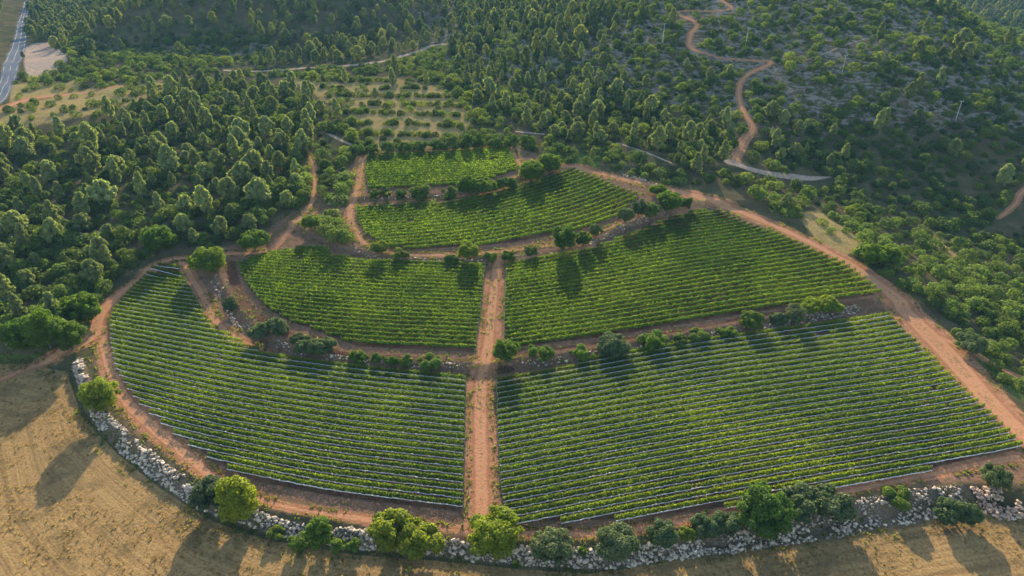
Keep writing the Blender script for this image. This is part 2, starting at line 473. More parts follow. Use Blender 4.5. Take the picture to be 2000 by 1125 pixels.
def leaf_material(name, dark, light, warm=(1.15, 1.05, .7), trans=.38, tcol=1.7):
    """foliage: leaf colour varies from leaf to leaf and from plant to plant"""
    m, nt = new_mat(name)
    N = NT(nt)
    at_ = N.n('ShaderNodeAttribute', attribute_name='tint')
    oi = N.n('ShaderNodeObjectInfo')
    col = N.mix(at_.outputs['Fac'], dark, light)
    col = N.mix(N.math('MULTIPLY', oi.outputs['Random'], .55), col, N.mix(1.0, col, warm, 'MULTIPLY'))
    col = N.mix(1.0, col, oi.outputs['Color'], 'MULTIPLY')
    # plants of a mass (colour alpha 0) differ in tone from one another
    w1 = N.n('ShaderNodeTexWhiteNoise', noise_dimensions='1D')
    N.l(N.math('MULTIPLY', oi.outputs['Random'], 37.7), w1.inputs['W'])
    var = N.ramp(w1.outputs['Value'], [(0, (.50, .56, .56)), (.45, (.85, .87, .8)), (.8, (1.15, 1.08, .85)), (1, (1.6, 1.38, .9))])
    col = N.mix(N.math('SUBTRACT', 1.0, oi.outputs['Alpha']), col, N.mix(1.0, col, var, 'MULTIPLY'))
    d = N.n('ShaderNodeBsdfDiffuse'); N.l(col, d.inputs[0])
    t = N.n('ShaderNodeBsdfTranslucent')
    tc = N.mix(1.0, col, (tcol, tcol * 1.05, tcol * .55), 'MULTIPLY')
    N.l(tc, t.inputs[0])
    mx = N.n('ShaderNodeMixShader'); mx.inputs[0].default_value = trans
    N.l(d.outputs[0], mx.inputs[1]); N.l(t.outputs[0], mx.inputs[2])
    g = N.n('ShaderNodeBsdfGlossy'); g.inputs['Roughness'].default_value = .55
    g.inputs['Color'].default_value = (.9, .95, 1, 1)
    m2 = N.n('ShaderNodeMixShader'); m2.inputs[0].default_value = .008
    N.l(mx.outputs[0], m2.inputs[1]); N.l(g.outputs[0], m2.inputs[2])
    o = N.n('ShaderNodeOutputMaterial'); N.l(m2.outputs[0], o.inputs[0])
    return m

def plain_mat(name, lo, hi, scale, rough=.8, bump=0.0, attr=False):
    m, nt = new_mat(name)
    N = NT(nt)
    geo = N.n('ShaderNodeNewGeometry')
    n1 = N.noise(geo.outputs['Position'], scale, 4, .6)
    col = N.mix(N.smooth(n1, .3, .7), lo, hi)
    if attr:
        a = N.n('ShaderNodeAttribute', attribute_name='tint')
        col = N.mix(1.0, col, N.ramp(a.outputs['Fac'], [(0, (.42, .38, .34)), (.5, (.95, .92, .88)), (.8, (1.1, .98, .84)), (1, (1.45, 1.4, 1.32))]), 'MULTIPLY')
    b = N.n('ShaderNodeBsdfPrincipled')
    N.l(col, b.inputs['Base Color'])
    b.inputs['Roughness'].default_value = rough
    if bump:
        bp = N.n('ShaderNodeBump'); bp.inputs['Strength'].default_value = bump; bp.inputs['Distance'].default_value = .05
        N.l(n1, bp.inputs['Height']); N.l(bp.outputs[0], b.inputs['Normal'])
    o = N.n('ShaderNodeOutputMaterial'); N.l(b.outputs[0], o.inputs[0])
    return m

M_GROUND = ground_material()
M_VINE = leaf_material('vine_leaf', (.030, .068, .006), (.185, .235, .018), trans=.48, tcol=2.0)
M_PINE = leaf_material('pine_needle', (.100, .136, .050), (.205, .232, .094), trans=.40, tcol=1.5)
M_CAROB = leaf_material('broad_leaf', (.032, .062, .009), (.108, .148, .020), trans=.45, tcol=1.9)
M_OLIVE = leaf_material('olive_leaf', (.042, .060, .026), (.118, .142, .064), (1.05, 1.0, .85), trans=.36, tcol=1.5)
M_SCRUB = leaf_material('scrub_leaf', (.036, .068, .016), (.096, .136, .030), trans=.42, tcol=1.7)
M_BARK = plain_mat('bark', (.055, .042, .030), (.14, .11, .08), 3.0, .95, .6)
M_STONE = plain_mat('limestone', (.30, .245, .185), (.52, .445, .35), 1.2, .95, .5, True)
M_EARTHSTONE = plain_mat('earthy_rubble', (.30, .19, .13), (.45, .33, .25), 1.2, .95, .5, True)
M_NET = plain_mat('white_netting', (.42, .42, .40), (.66, .65, .61), 2.5, .7, .3)
M_WOOD = plain_mat('weathered_wood', (.20, .17, .13), (.36, .32, .27), 4.0, .9)
M_POLE = plain_mat('galvanised_steel', (.30, .31, .32), (.42, .43, .44), 1.0, .45)
M_PAINT = plain_mat('road_paint', (.30, .30, .29), (.45, .45, .43), 1.0, .7)

# ------------------------------------------------------------------ mesh helpers
def mesh_np(name, V, F, mat, tint=None, smooth=False):
    """V (n,3); F (m,k) with k = 3 or 4"""
    me = bpy.data.meshes.new(name)
    V = np.ascontiguousarray(V, dtype=np.float32); F = np.ascontiguousarray(F, dtype=np.int32)
    k = F.shape[1]
    me.vertices.add(len(V)); me.vertices.foreach_set('co', V.ravel())
    me.loops.add(F.size); me.loops.foreach_set('vertex_index', F.ravel())
    me.polygons.add(len(F))
    me.polygons.foreach_set('loop_start', np.arange(0, F.size, k, dtype=np.int32))
    if smooth:
        me.polygons.foreach_set('use_smooth', np.ones(len(F), dtype=bool))
    else:
        me.polygons.foreach_set('use_smooth', np.zeros(len(F), dtype=bool))
    me.update(calc_edges=True)
    if tint is not None:
        a = me.attributes.new('tint', 'FLOAT', 'POINT')
        a.data.foreach_set('value', np.ascontiguousarray(tint, dtype=np.float32))
    me.materials.append(mat)
    return me

def link(name, me, parent=None, loc=(0, 0, 0), rz=0.0, sc=1.0):
    o = bpy.data.objects.new(name, me)
    COL.objects.link(o)
    o.location = loc
    o.rotation_euler = (0, 0, rz)
    o.scale = (sc, sc, sc) if not isinstance(sc, (tuple, list)) else sc
    if parent is not None:
        o.parent = parent
    return o

def tag(o, label=None, cat=None, group=None, kind=None):
    if label: o['label'] = label
    if cat: o['category'] = cat
    if group: o['group'] = group
    if kind: o['kind'] = kind
    return o

def unit(v):
    return v / np.maximum(np.linalg.norm(v, axis=-1, keepdims=True), 1e-9)

def cards(P, Nrm, size, aspect=1.0, r=rng, up=None):
    """one small quad per point, facing Nrm"""
    n = len(P)
    Nrm = unit(Nrm)
    a = r.normal(size=(n, 3)) if up is None else up + .35 * r.normal(size=(n, 3))
    t = unit(a - (a * Nrm).sum(1, keepdims=True) * Nrm)
    b = np.cross(Nrm, t)
    size = np.broadcast_to(np.asarray(size, float), (n,))[:, None]
    t = t * size * .5 * aspect; b = b * size * .5
    V = np.stack([P - t - b, P + t - b * .6, P + t + b * .6, P - t + b], 1).reshape(-1, 3)
    F = np.arange(4 * n).reshape(-1, 4)
    return V, F

def tube(pts, rad, sides=6):
    pts = np.asarray(pts, float); V = []; F = []
    n = len(pts)
    for i in range(n):
        d = unit(pts[min(i + 1, n - 1)] - pts[max(i - 1, 0)])
        a = np.cross(d, [0.31, .95, .02]); a = unit(a); b = np.cross(d, a)
        for k in range(sides):
            an = 2 * math.pi * k / sides
            V.append(pts[i] + rad[i] * (math.cos(an) * a + math.sin(an) * b))
    for i in range(n - 1):
        for k in range(sides):
            k2 = (k + 1) % sides
            F.append((i * sides + k, i * sides + k2, (i + 1) * sides + k2, (i + 1) * sides + k))
    return np.array(V), np.array(F)

def joinm(parts):
    Vs, Fs, off = [], [], 0
    for V, F in parts:
        Vs.append(V); Fs.append(F + off); off += len(V)
    return np.vstack(Vs), np.vstack(Fs)

def leaf_clumps(cen, rad, per, leaf, r, squash=.85, aspect=1.0, bias=.35, upn=.25, jit=.55):
    """leaves on the outer shells of overlapping clumps; leaves buried in a neighbour are dropped"""
    P, Nn, Tn, S = [], [], [], []
    k = len(cen)
    ct = r.random(k)
    for i in range(k):
        n = int(per * (rad[i] / np.mean(rad)) ** 2) + 4
        d = unit(r.normal(size=(n, 3)) + [0, 0, bias])
        q = (.62 + .46 * r.random((n, 1))) * rad[i]
        p = cen[i] + d * q * [1, 1, squash]
        D = np.linalg.norm((p[:, None, :] - cen[None]) / [1, 1, squash], axis=2) / rad[None]
        D[:, i] = 9
        keep = D.min(1) > .72
        p, d = p[keep], d[keep]
        P.append(p); Nn.append(d + jit * r.normal(size=d.shape) + [0, 0, upn])
        Tn.append(np.clip(.35 * ct[i] + .2 + .45 * r.random(len(p)), 0, 1))
        S.append(leaf * (.65 + .7 * r.random(len(p))))
    P = np.vstack(P); Nn = np.vstack(Nn); Tn = np.concatenate(Tn); S = np.concatenate(S)
    V, F = cards(P, Nn, S, aspect, r)
    return V, F, np.repeat(Tn, 4)

def round_crown(r, w, h, z0, k=26, lobes=1, per=150, leaf=.42, flat_b=.55, name='crown', mat=None):
    """dense rounded broadleaf crown: w wide, top at h, lowest leaves at z0"""
    cen, rad = [], []
    lob = [(0.0, 0.0, 1.0)]
    if lobes > 1:
        lob = [((i - (lobes - 1) / 2) * w * .46 / max(1, lobes - 1), r.normal() * w * .06, .70 + .30 * r.random()) for i in range(lobes)]
    for lx, ly, ls in lob:
        hh = (h - z0) * (ls if lobes > 1 else 1)
        ww = w * (.5 if lobes == 1 else .38)
        for _ in range(max(7, k // len(lob))):
            d = unit(r.normal(size=3) + [0, 0, .15])
            q = r.random() ** .45
            rc = (.10 + .15 * r.random() ** 1.3) * ww * 2 * .68
            c = np.array([lx, ly, z0 + hh * .5]) + d * q * np.array([ww - rc * .8, ww - rc * .8, hh * .5 - rc * .6])
            c[2] = max(c[2], z0 + rc * .5)
            cen.append(c); rad.append(rc)
    cen = np.array(cen); rad = np.array(rad)
    V, F, tn = leaf_clumps(cen, rad, per, leaf, r)
    return mesh_np(name, V, F, mat, tn), cen

def trunk_mesh(r, h, r0, cen, limbs=4, lean=.1):
    top = np.array([r.normal() * lean * h, r.normal() * lean * h, h])
    parts = [tube([np.array([0, 0, -.4]), np.array([0, 0, .15]), top * .5 + [0, 0, 0], top], [r0 * 1.35, r0 * 1.05, r0 * .85, r0 * .62])]
    idx = r.choice(len(cen), min(limbs, len(cen)), replace=False)
    for i in idx:
        mid = (top + cen[i]) / 2 + [0, 0, .1 * h]
        parts.append(tube([top * .9, mid, cen[i]], [r0 * .55, r0 * .38, r0 * .12], 5))
    V, F = joinm(parts)
    return mesh_np('trunk', V, F, M_BARK, None, True)

def pine_meshes(r, h=11.0, w=6.5, style=0):
    """Aleppo pine: plumes of upswept needles on irregular limbs"""
    cen, rad = [], []
    z0 = h * (.12 + .12 * r.random())
    n = 34 + int(8 * r.random())
    off = r.normal(size=2) * .05 * w
    for i in range(n):
        t = (i + r.random()) / n
        z = z0 + (h - z0) * t
        prof = (1 - t) ** .62 * (.55 + .45 * min(1, t * 4)) if style == 0 else (1 - t ** 2.2) ** .7 * (.55 + .45 * min(1, t * 3))
        R = w * .5 * max(.08, prof) * (.72 + .45 * r.random())
        an = i * 2.4 + r.normal() * .5
        rr = R * (.45 + .5 * math.sqrt(r.random()))
        cen.append([math.cos(an) * rr + off[0] * t, math.sin(an) * rr + off[1] * t, z + .18 * rr])
        rad.append((.105 + .05 * r.random()) * w * (1.15 - .45 * t))
    cen = np.array(cen); rad = np.array(rad)
    cen[-1] = [off[0], off[1], h - rad[-1] * .6]
    P, Nn, Tn, S, U = [], [], [], [], []
    ct = r.random(len(cen))
    for i in range(len(cen)):
        m = 74
        d = unit(r.normal(size=(m, 3)) + [0, 0, .45])
        p = cen[i] + d * rad[i] * (.5 + .6 * r.random((m, 1))) * [1, 1, 1.15]
        out = unit(cen[i] * [1, 1, 0] + [1e-3, 0, 0])
        D = np.linalg.norm(p[:, None] - cen[None], axis=2) / rad[None]
        D[:, i] = 9
        k = D.min(1) > .6
        p, d = p[k], d[k]
        P.append(p)
        Nn.append(d + .6 * r.normal(size=d.shape))
        U.append(unit(d * .6 + out * .5 + [0, 0, .9]))
        Tn.append(np.clip(.35 * ct[i] + .2 + .45 * r.random(len(p)), 0, 1))
        S.append(w * .062 * (.7 + .6 * r.random(len(p))))
    P = np.vstack(P); Nn = np.vstack(Nn); U = np.vstack(U); Tn = np.concatenate(Tn); S = np.concatenate(S)
    V, F = cards(P, Nn, S, 1.5, r, up=U)
    crown = mesh_np('crown', V, F, M_PINE, np.repeat(Tn, 4))
    parts = [tube([[0, 0, -.5], [0, 0, h * .25], [off[0] * .5, off[1] * .5, h * .55], [off[0], off[1], h * .9]], [h * .024, h * .018, h * .012, h * .004])]
    for i in range(2, len(cen), 5):
        c = cen[i]
        parts.append(tube([[off[0] * .3, off[1] * .3, max(h * .1, c[2] - .25 * h * .5)], c * [.6, .6, 1] - [0, 0, .3], c], [h * .009, h * .006, h * .002], 4))
    V, F = joinm(parts)
    return crown, mesh_np('trunk', V, F, M_BARK, None, True)

def bush_mesh(r, w, h, k=9, per=60, leaf=.36, mat=None):
    cen, rad = [], []
    for i in range(k):
        an = r.random() * 6.28; q = math.sqrt(r.random()) * .34 * w
        rc = (.19 + .12 * r.random()) * w
        cen.append([math.cos(an) * q, math.sin(an) * q, min(h - rc * .8, (.25 + .55 * r.random()) * h * (1.1 - .9 * q / (w * .5)) + .1)])
        rad.append(rc)
    cen = np.array(cen); rad = np.array(rad)
    cen[:, 2] = np.maximum(cen[:, 2], rad * .35)
    V, F, tn = leaf_clumps(cen, rad, per, leaf, r, .9)
    V[:, 2] = np.maximum(V[:, 2], -.15)
    return mesh_np('shrub', V, F, mat or M_SCRUB, tn)

# ------------------------------------------------------------------ the ground sheet
def axis(lo, hi, a, b, st, grow=1.07, cap=22.0):
    mid = np.arange(a, b + st / 2, st)
    out = []; x, d = a, st
    while x > lo:
        d = min(cap, d * grow); x -= d; out.append(x)
    out2 = []; x, d = mid[-1], st
    while x < hi:
        d = min(cap, d * grow); x += d; out2.append(x)
    return np.concatenate([out[::-1], mid, out2])

gx = axis(-1150, 1500, -175, 175, .6, 1.011)
gy = axis(10, 1900, 66, 330, .6, 1.010, 18)
X, Y = np.meshgrid(gx, gy)
Z = T(X, Y)
PX, PY, PS = project(X, Y, Z)

road = np.zeros(X.shape)
for k, l in ROAD_G.items():
    road = np.maximum(road, strip_mask(X, Y, l, .8 if k not in ('right', 'left') else 1.0))
core = np.zeros(X.shape)
for l in list(ROAD_G.values()) + list(TRACK_G.values()):
    core = np.maximum(core, strip_mask(X, Y, np.column_stack([l[:, :2], l[:, 2] * .5]), np.median(l[:, 2]) * .25))
track = np.zeros(X.shape)
for l in TRACK_G.values():
    track = np.maximum(track, strip_mask(X, Y, l, .9))
gravel = np.zeros(X.shape)
for l in GRAVEL_G.values():
    gravel = np.maximum(gravel, strip_mask(X, Y, l, .9))
gravel = np.maximum(gravel, poly_mask(X, Y, PARK_G, 1.5))
asph = strip_mask(X, Y, ASPH_G, .4)
soil = np.zeros(X.shape)
for k, g in PLOT_G.items():
    soil = np.maximum(soil, poly_mask(X, Y, g, .8))
WALL_PX = [(150, 705, 24), (165, 745, 24), (182, 790, 26), (214, 835, 32), (262, 880, 33), (320, 925, 33), (380, 970, 32), (430, 995, 26), (520, 1022, 29), (600, 1043, 32), (700, 1052, 35), (790, 1062, 32), (880, 1072, 35), (960, 1082, 34), (1060, 1088, 35), (1200, 1092, 37), (1300, 1078, 35), (1400, 1066, 40), (1500, 1050, 47), (1600, 1032, 56), (1700, 1010, 63), (1790, 990, 65), (1880, 975, 54)]
W1A_PX = [(417, 545, 16), (432, 570, 15), (441, 592, 15), (452, 625, 14), (476, 640, 20), (500, 652, 14)]
# bare soil strips between plots and walls
STRIPS = [[(448, 515, 26), (462, 560, 24), (484, 600, 24), (545, 645, 26), (640, 684, 22), (700, 693, 18), (850, 700, 12), (925, 704, 12)],
          [(1005, 694, 16), (1180, 668, 14), (1320, 647, 14), (1480, 617, 15), (1620, 596, 15), (1700, 588, 22)],
          [(535, 708, 14), (470, 680, 14)], [(935, 722, 40), (1000, 722, 18)]]
strip_soil = np.zeros(X.shape)
INNER = ground_poly([(214, 640), (300, 516), (440, 480), (600, 400), (700, 300), (1010, 283), (1110, 322), (1370, 380), (1560, 458), (1720, 555), (2000, 850), (2080, 960), (1900, 960), (1750, 970), (1600, 1000), (1450, 1022), (1300, 1050), (1150, 1070), (1000, 1062), (850, 1052), (700, 1042), (520, 1015), (420, 980), (330, 920), (240, 850), (190, 780), (165, 700)])
inner = poly_mask(X, Y, INNER, 3.0)
for s_ in STRIPS:
    strip_soil = np.maximum(strip_soil, strip_mask(X, Y, strip_ground(s_), 1.0))
rubble = np.zeros(X.shape)
for w_, wd_ in ((WALL_PX, .95),):
    g_ = strip_ground(w_)
    g_[:, 2] *= wd_
    rubble = np.maximum(rubble, strip_mask(X, Y, g_, .8))
d0 = Y - np.interp(X, W0_G[:, 0], W0_G[:, 1])
stub = np.clip(.5 - (d0 + 3.2) / 2.0, 0, 1) * sstep(-420, -380, X)
stub = stub * (1 - sstep(128, 136, X + (Y - 60) * .15))

def px_mask(poly, soft=8):
    return poly_mask(PX, PY, poly, soft) * (Y > 20)

dry = np.zeros(X.shape)
for pl in ([(640, 168), (760, 150), (860, 172), (930, 220), (900, 268), (820, 296), (730, 300), (715, 270), (690, 230)],
           [(1555, 418), (1600, 410), (1660, 450), (1692, 478), (1650, 500), (1600, 476)], [(1800, 440), (1840, 462), (1890, 500), (1860, 505), (1815, 470)],
           [(-150, 232), (60, 200), (150, 178), (330, 150), (350, 175), (250, 205), (150, 230), (-150, 285)], [(20, 165), (160, 155), (150, 180), (20, 200)],
           [(560, 150), (640, 150), (700, 185), (640, 200)], [(425, 550), (470, 560), (500, 610), (470, 640), (440, 600)]):
    dry = np.maximum(dry, px_mask(pl))
green = np.zeros(X.shape)
for pl in ([(590, 425), (700, 455), (660, 480), (560, 475)], [(700, 712), (900, 722), (900, 738), (700, 722)], [(1080, 295), (1180, 300), (1170, 330), (1090, 325)],
           [(1820, 640), (1900, 660), (2000, 730), (2000, 790), (1920, 720)], [(-100, 690), (100, 690), (60, 705), (-100, 735)]):
    green = np.maximum(green, px_mask(pl, 6) * .8)
rock = np.zeros(X.shape)
rr_ = np.hypot(X - 195, Y - 585)
rock = np.maximum(rock, (1 - sstep(250, 330, rr_)) * (Y > 300) * .95)
rock = np.maximum(rock, px_mask([(190, 85), (480, 66), (540, 85), (520, 118), (330, 125), (200, 120)], 14) * .9)
rock = np.maximum(rock, px_mask([(1680, 380), (1850, 430), (1990, 640), (1880, 640), (1760, 540)], 30) * .45)
rock = np.maximum(rock, px_mask([(1000, 250), (1180, 250), (1330, 330), (1250, 350), (1100, 310)], 14) * .3)

A4 = np.stack([np.maximum(road, track), np.maximum(np.maximum(soil, strip_soil), inner * .62), stub, dry], -1)
B4 = np.stack([rock, asph, gravel, green], -1)
ny, nx = X.shape
idx = np.arange(ny * nx).reshape(ny, nx)
FACES = np.stack([idx[:-1, :-1], idx[:-1, 1:], idx[1:, 1:], idx[1:, :-1]], -1).reshape(-1, 4)
def fmean(a):
    return ((a[:-1, :-1] + a[:-1, 1:] + a[1:, 1:] + a[1:, :-1]) / 4).ravel()
cls = np.zeros(len(FACES), int)
f_st, f_so, f_rd, f_tr, f_gr, f_as = map(fmean, (stub, soil, np.maximum(road, strip_soil), track, gravel, asph))
cls[f_st > .5] = 1
cls[f_so > .5] = 2
cls[f_rd > .5] = 3
cls[f_tr > .5] = 4
cls[f_gr > .5] = 5
cls[f_as > .5] = 6
VALL = np.column_stack([X.ravel(), Y.ravel(), Z.ravel()])
for c_, nm in enumerate(('ground', 'field', 'vineyard_ground', 'dirt_road', 'path', 'gravel_path', 'asphalt_road')):
    F = FACES[cls == c_]
    u, inv = np.unique(F, return_inverse=True)
    me = mesh_np(nm, VALL[u], inv.reshape(F.shape), M_GROUND, None, True)
    for an, arr in (('mask_a', A4), ('mask_b', B4)):
        ca = me.attributes.new(an, 'FLOAT_COLOR', 'POINT')
        ca.data.foreach_set('color', np.ascontiguousarray(arr.reshape(-1, 4)[u], dtype=np.float32).ravel())
    fc = me.attributes.new('core', 'FLOAT', 'POINT')
    fc.data.foreach_set('value', np.ascontiguousarray(core.ravel()[u], dtype=np.float32))
    fr = me.attributes.new('rubble', 'FLOAT', 'POINT')
    fr.data.foreach_set('value', np.ascontiguousarray(rubble.ravel()[u], dtype=np.float32))
    fa = me.attributes.new('furrow', 'FLOAT', 'POINT')
    fa.data.foreach_set('value', np.ascontiguousarray(d0.ravel()[u], dtype=np.float32))
    tag(link(nm, me), kind='structure')

# painted edge lines on the asphalt
for side in (-.40, .40, 0.0):
    L = ASPH_G
    dirs = unit(np.gradient(L[:, :2], axis=0))
    nrm = np.column_stack([-dirs[:, 1], dirs[:, 0]])
    c0 = L[:, :2] + nrm * (L[:, 2:3] * side)
    wl = .06
    P1 = c0 - nrm * wl; P2 = c0 + nrm * wl
    V = np.vstack([np.column_stack([P1, T(P1[:, 0], P1[:, 1]) + .12]), np.column_stack([P2, T(P2[:, 0], P2[:, 1]) + .12])])
    n = len(P1)
    F = np.array([(i, i + 1, n + i + 1, n + i) for i in range(n - 1)])
    tag(link('road_marking', mesh_np('road_marking', V, F, M_PAINT)), kind='structure')

# ------------------------------------------------------------------ vine rows
ORD = ['first', 'second', 'third', 'fourth', 'fifth', 'sixth', 'seventh', 'eighth', 'ninth', 'tenth', 'eleventh', 'twelfth', 'thirteenth', 'fourteenth', 'fifteenth', 'sixteenth',
       'seventeenth', 'eighteenth', 'nineteenth', 'twentieth']
TENS = {2: 'twenty', 3: 'thirty', 4: 'forty', 5: 'fifty', 6: 'sixty'}
def ordinal(n):
    if n <= 20: return ORD[n - 1]
    t, u_ = divmod(n, 10)
    return TENS[t].replace('ty', 'tieth') if u_ == 0 else TENS[t] + '-' + ORD[u_ - 1]

PLOT_TXT = {'A': 'lower left plot', 'B': 'lower right plot', 'C': 'middle left plot', 'D': 'middle right plot', 'E': 'curved upper plot', 'F': 'small topmost plot'}
LEAF_N = {'A': 70, 'B': 70, 'C': 60, 'D': 60, 'E': 46, 'F': 40}
LEAF_S = {'A': .23, 'B': .23, 'C': .25, 'D': .25, 'E': .29, 'F': .32}
VINE_COUNT = {}
_v, _f = tube([[0, 0, -.3], [0, 0, 1.2], [0, 0, 1.55]], [.09, .085, .07], 5)
POST = mesh_np('end_post', _v, _f, M_WOOD)

def build_rows(key):
    bot, top, sp, ref = GUIDES[key]
    poly = PLOT_G[key]
    bx, by, _ = at(*np.array(bot, float).T)
    tx, ty, _ = at(*np.array(top, float).T)
    bb = smooth_line(np.column_stack([bx, by])); tt = smooth_line(np.column_stack([tx, ty]))
    xs = np.arange(poly[:, 0].min() - 2, poly[:, 0].max() + 2, .25)
    def ext(l):
        o = np.argsort(l[:, 0]); l = l[o]
        y = np.interp(xs, l[:, 0], l[:, 1])
        s0 = (l[1, 1] - l[0, 1]) / (l[1, 0] - l[0, 0]); s1 = (l[-1, 1] - l[-2, 1]) / (l[-1, 0] - l[-2, 0])
        y = np.where(xs < l[0, 0], l[0, 1] + s0 * (xs - l[0, 0]), y)
        return np.where(xs > l[-1, 0], l[-1, 1] + s1 * (xs - l[-1, 0]), y)
    yb, yt = ext(bb), ext(tt)
    slope = np.gradient(yb, xs)
    perp = np.interp(float(at(*ref)[0][0]), xs, (yt - yb) / np.sqrt(1 + slope ** 2))
    n = max(2, int(round(perp / sp)))
    num = 0
    for k in range(-14, n + 40):
        y = yb + (yt - yb) * k / n
        ok = in_poly(xs, y, poly)
        if ok.sum() < 22:
            continue
        runs = np.split(np.where(ok)[0], np.where(np.diff(np.where(ok)[0]) > 1)[0] + 1)
        run = max(runs, key=len)
        if len(run) < 22:
            continue
        x_, y_ = xs[run], y[run]
        num += 1
        vine_row(key, num, x_, y_)
    VINE_COUNT[key] = num

def vine_row(key, num, x, y):
    r = rng
    seg = np.hypot(np.diff(x), np.diff(y)); s = np.concatenate([[0], np.cumsum(seg)])
    L = s[-1]
    if L < 4:
        return
    x0, y0 = x[len(x) // 2], y[len(x) // 2]
    z0 = float(T(x0, y0))
    nl = int(L * LEAF_N[key])
    q = r.random(nl) * L
    # vine vigour varies along the row and over the plot
    lx, ly = np.interp(q, s, x), np.interp(q, s, y)
    gap = vnoise(lx + num * 7.3, ly + num * 3.1, 2.2) + .5 * vnoise(lx, ly, 16) < .12 + .22 * r.random(nl)
    q = q[~gap]; nl = len(q)
    lx, ly = lx[~gap], ly[~gap]
    vig = .74 + .34 * vnoise(lx, ly, 9) + .25 * (vnoise(lx * 3, ly * 3, 4) - .5)
    if key == 'D':
        vig = vig - .42 * np.exp(-(((lx - 78) / 30) ** 2 + ((ly - 232) / 9) ** 2))
    vig = np.clip(vig, .3, 1.25)
    tl = np.stack([np.gradient(x, s), np.gradient(y, s)], -1)
    txx = np.interp(q, s, tl[:, 0]); tyy = np.interp(q, s, tl[:, 1])
    nrm = np.column_stack([-tyy, txx])
    an = r.random(nl) * math.pi
    cy = np.cos(an); cz = np.sin(an)
    big = key in 'AB'
    hw = (.41 if big else .38) * vig
    off = cy * hw * (.6 + .5 * r.random(nl))
    hc = (.66 if big else .45); ht = (.94 if big else 1.0)
    h = hc + cz * ht * vig * (.55 + .5 * r.random(nl))
    shoot = r.random(nl) < .07
    h = np.where(shoot, hc + ht * vig * (1.05 + .35 * r.random(nl)), h)
    drop = r.random(nl) < .12
    h = np.where(drop, hc - .35 * r.random(nl), h)
    P = np.column_stack([lx + nrm[:, 0] * off - x0, ly + nrm[:, 1] * off - y0, T(lx, ly) + h - z0])
    Nn = np.column_stack([nrm[:, 0] * cy, nrm[:, 1] * cy, cz + .25]) + .55 * r.normal(size=(nl, 3))
    S = LEAF_S[key] * (.6 + .8 * r.random(nl)) * np.where(shoot, .7, 1)
    tn = np.clip(-.12 + .45 * r.random(nl) + .45 * sstep(.7, 1.6, h) + .35 * (vnoise(lx, ly, 13) - .5) + .35 * (vnoise(lx, ly, 34) - .5) , 0, 1)  # tint rises with height: young shoots, plus sunlit tops and shaded base painted in
    V, F = cards(P, Nn, S, 1.1, r)
    root = bpy.data.objects.new('vine_trellis', None)
    COL.objects.link(root)
    root.location = (x0, y0, z0)
    where = PLOT_TXT[key]
    ref = {'A': 'rubble wall', 'B': 'rubble wall', 'C': 'stony bank', 'D': 'stony bank', 'E': 'terrace edge', 'F': 'shrub line'}[key]
    kindtxt = 'vine row with white net roll, ' if big else 'plain green vine row, '
    tag(root, f"{kindtxt}{ordinal(num)} up from {ref}, {where}", 'vine row', f"vine rows of the {where}")
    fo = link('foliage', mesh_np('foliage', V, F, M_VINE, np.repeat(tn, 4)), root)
    rv = float(.92 + .16 * r.random())
    fo.color = {'A': (.92 * rv, .95 * rv, .6, 1), 'B': (1.04 * rv, 1.02 * rv, .6, 1)}.get(key, (.96 * rv, 1.04 * rv, .9, 1))
    for e_ in (0, -1):
        px0 = (x[e_] - x0, y[e_] - y0, float(T(x[e_], y[e_])) - z0)
        link('end_post', POST, root, px0, float(r.random()))
    if big:
        step = np.arange(0, L, .45)
        cx, cyy = np.interp(step, s, x), np.interp(step, s, y)
        nx_ = np.column_stack([-np.interp(step, s, tl[:, 1]), np.interp(step, s, tl[:, 0])])
        sag = .05 * r.normal(size=len(step)) + .04 * np.sin(step * 1.3)
        # the roll hangs on the downhill side of the row
        px_ = cx - nx_[:, 0] * .46 - x0; py_ = cyy - nx_[:, 1] * .46 - y0
        pz_ = T(cx, cyy) + .40 + sag - z0
        rd = .09 + .045 * r.random(len(step)); rd[0] = rd[-1] = .12
        V, F = tube(np.column_stack([px_, py_, pz_]), rd, 6)
        link('net_roll', mesh_np('net_roll', V, F, M_NET, None, True), root)

for k_ in 'ABCDEF':
    build_rows(k_)

# ------------------------------------------------------------------ stone walls
ICO_V = []
ph = (1 + 5 ** .5) / 2
for a_ in (-1, 1):
    for b_ in (-ph, ph):
        ICO_V += [(0, a_, b_), (a_, b_, 0), (b_, 0, a_)]
ICO_V = unit(np.array(ICO_V, float))
ICO_F = []
for i in range(12):
    for j in range(i + 1, 12):
        for k in range(j + 1, 12):
            if all(np.linalg.norm(ICO_V[a_] - ICO_V[b_]) < 1.1 for a_, b_ in ((i, j), (j, k), (i, k))):
                nv = np.cross(ICO_V[j] - ICO_V[i], ICO_V[k] - ICO_V[i])
                ICO_F.append((i, j, k) if nv @ ICO_V[i] > 0 else (i, k, j))
ICO_F = np.array(ICO_F)

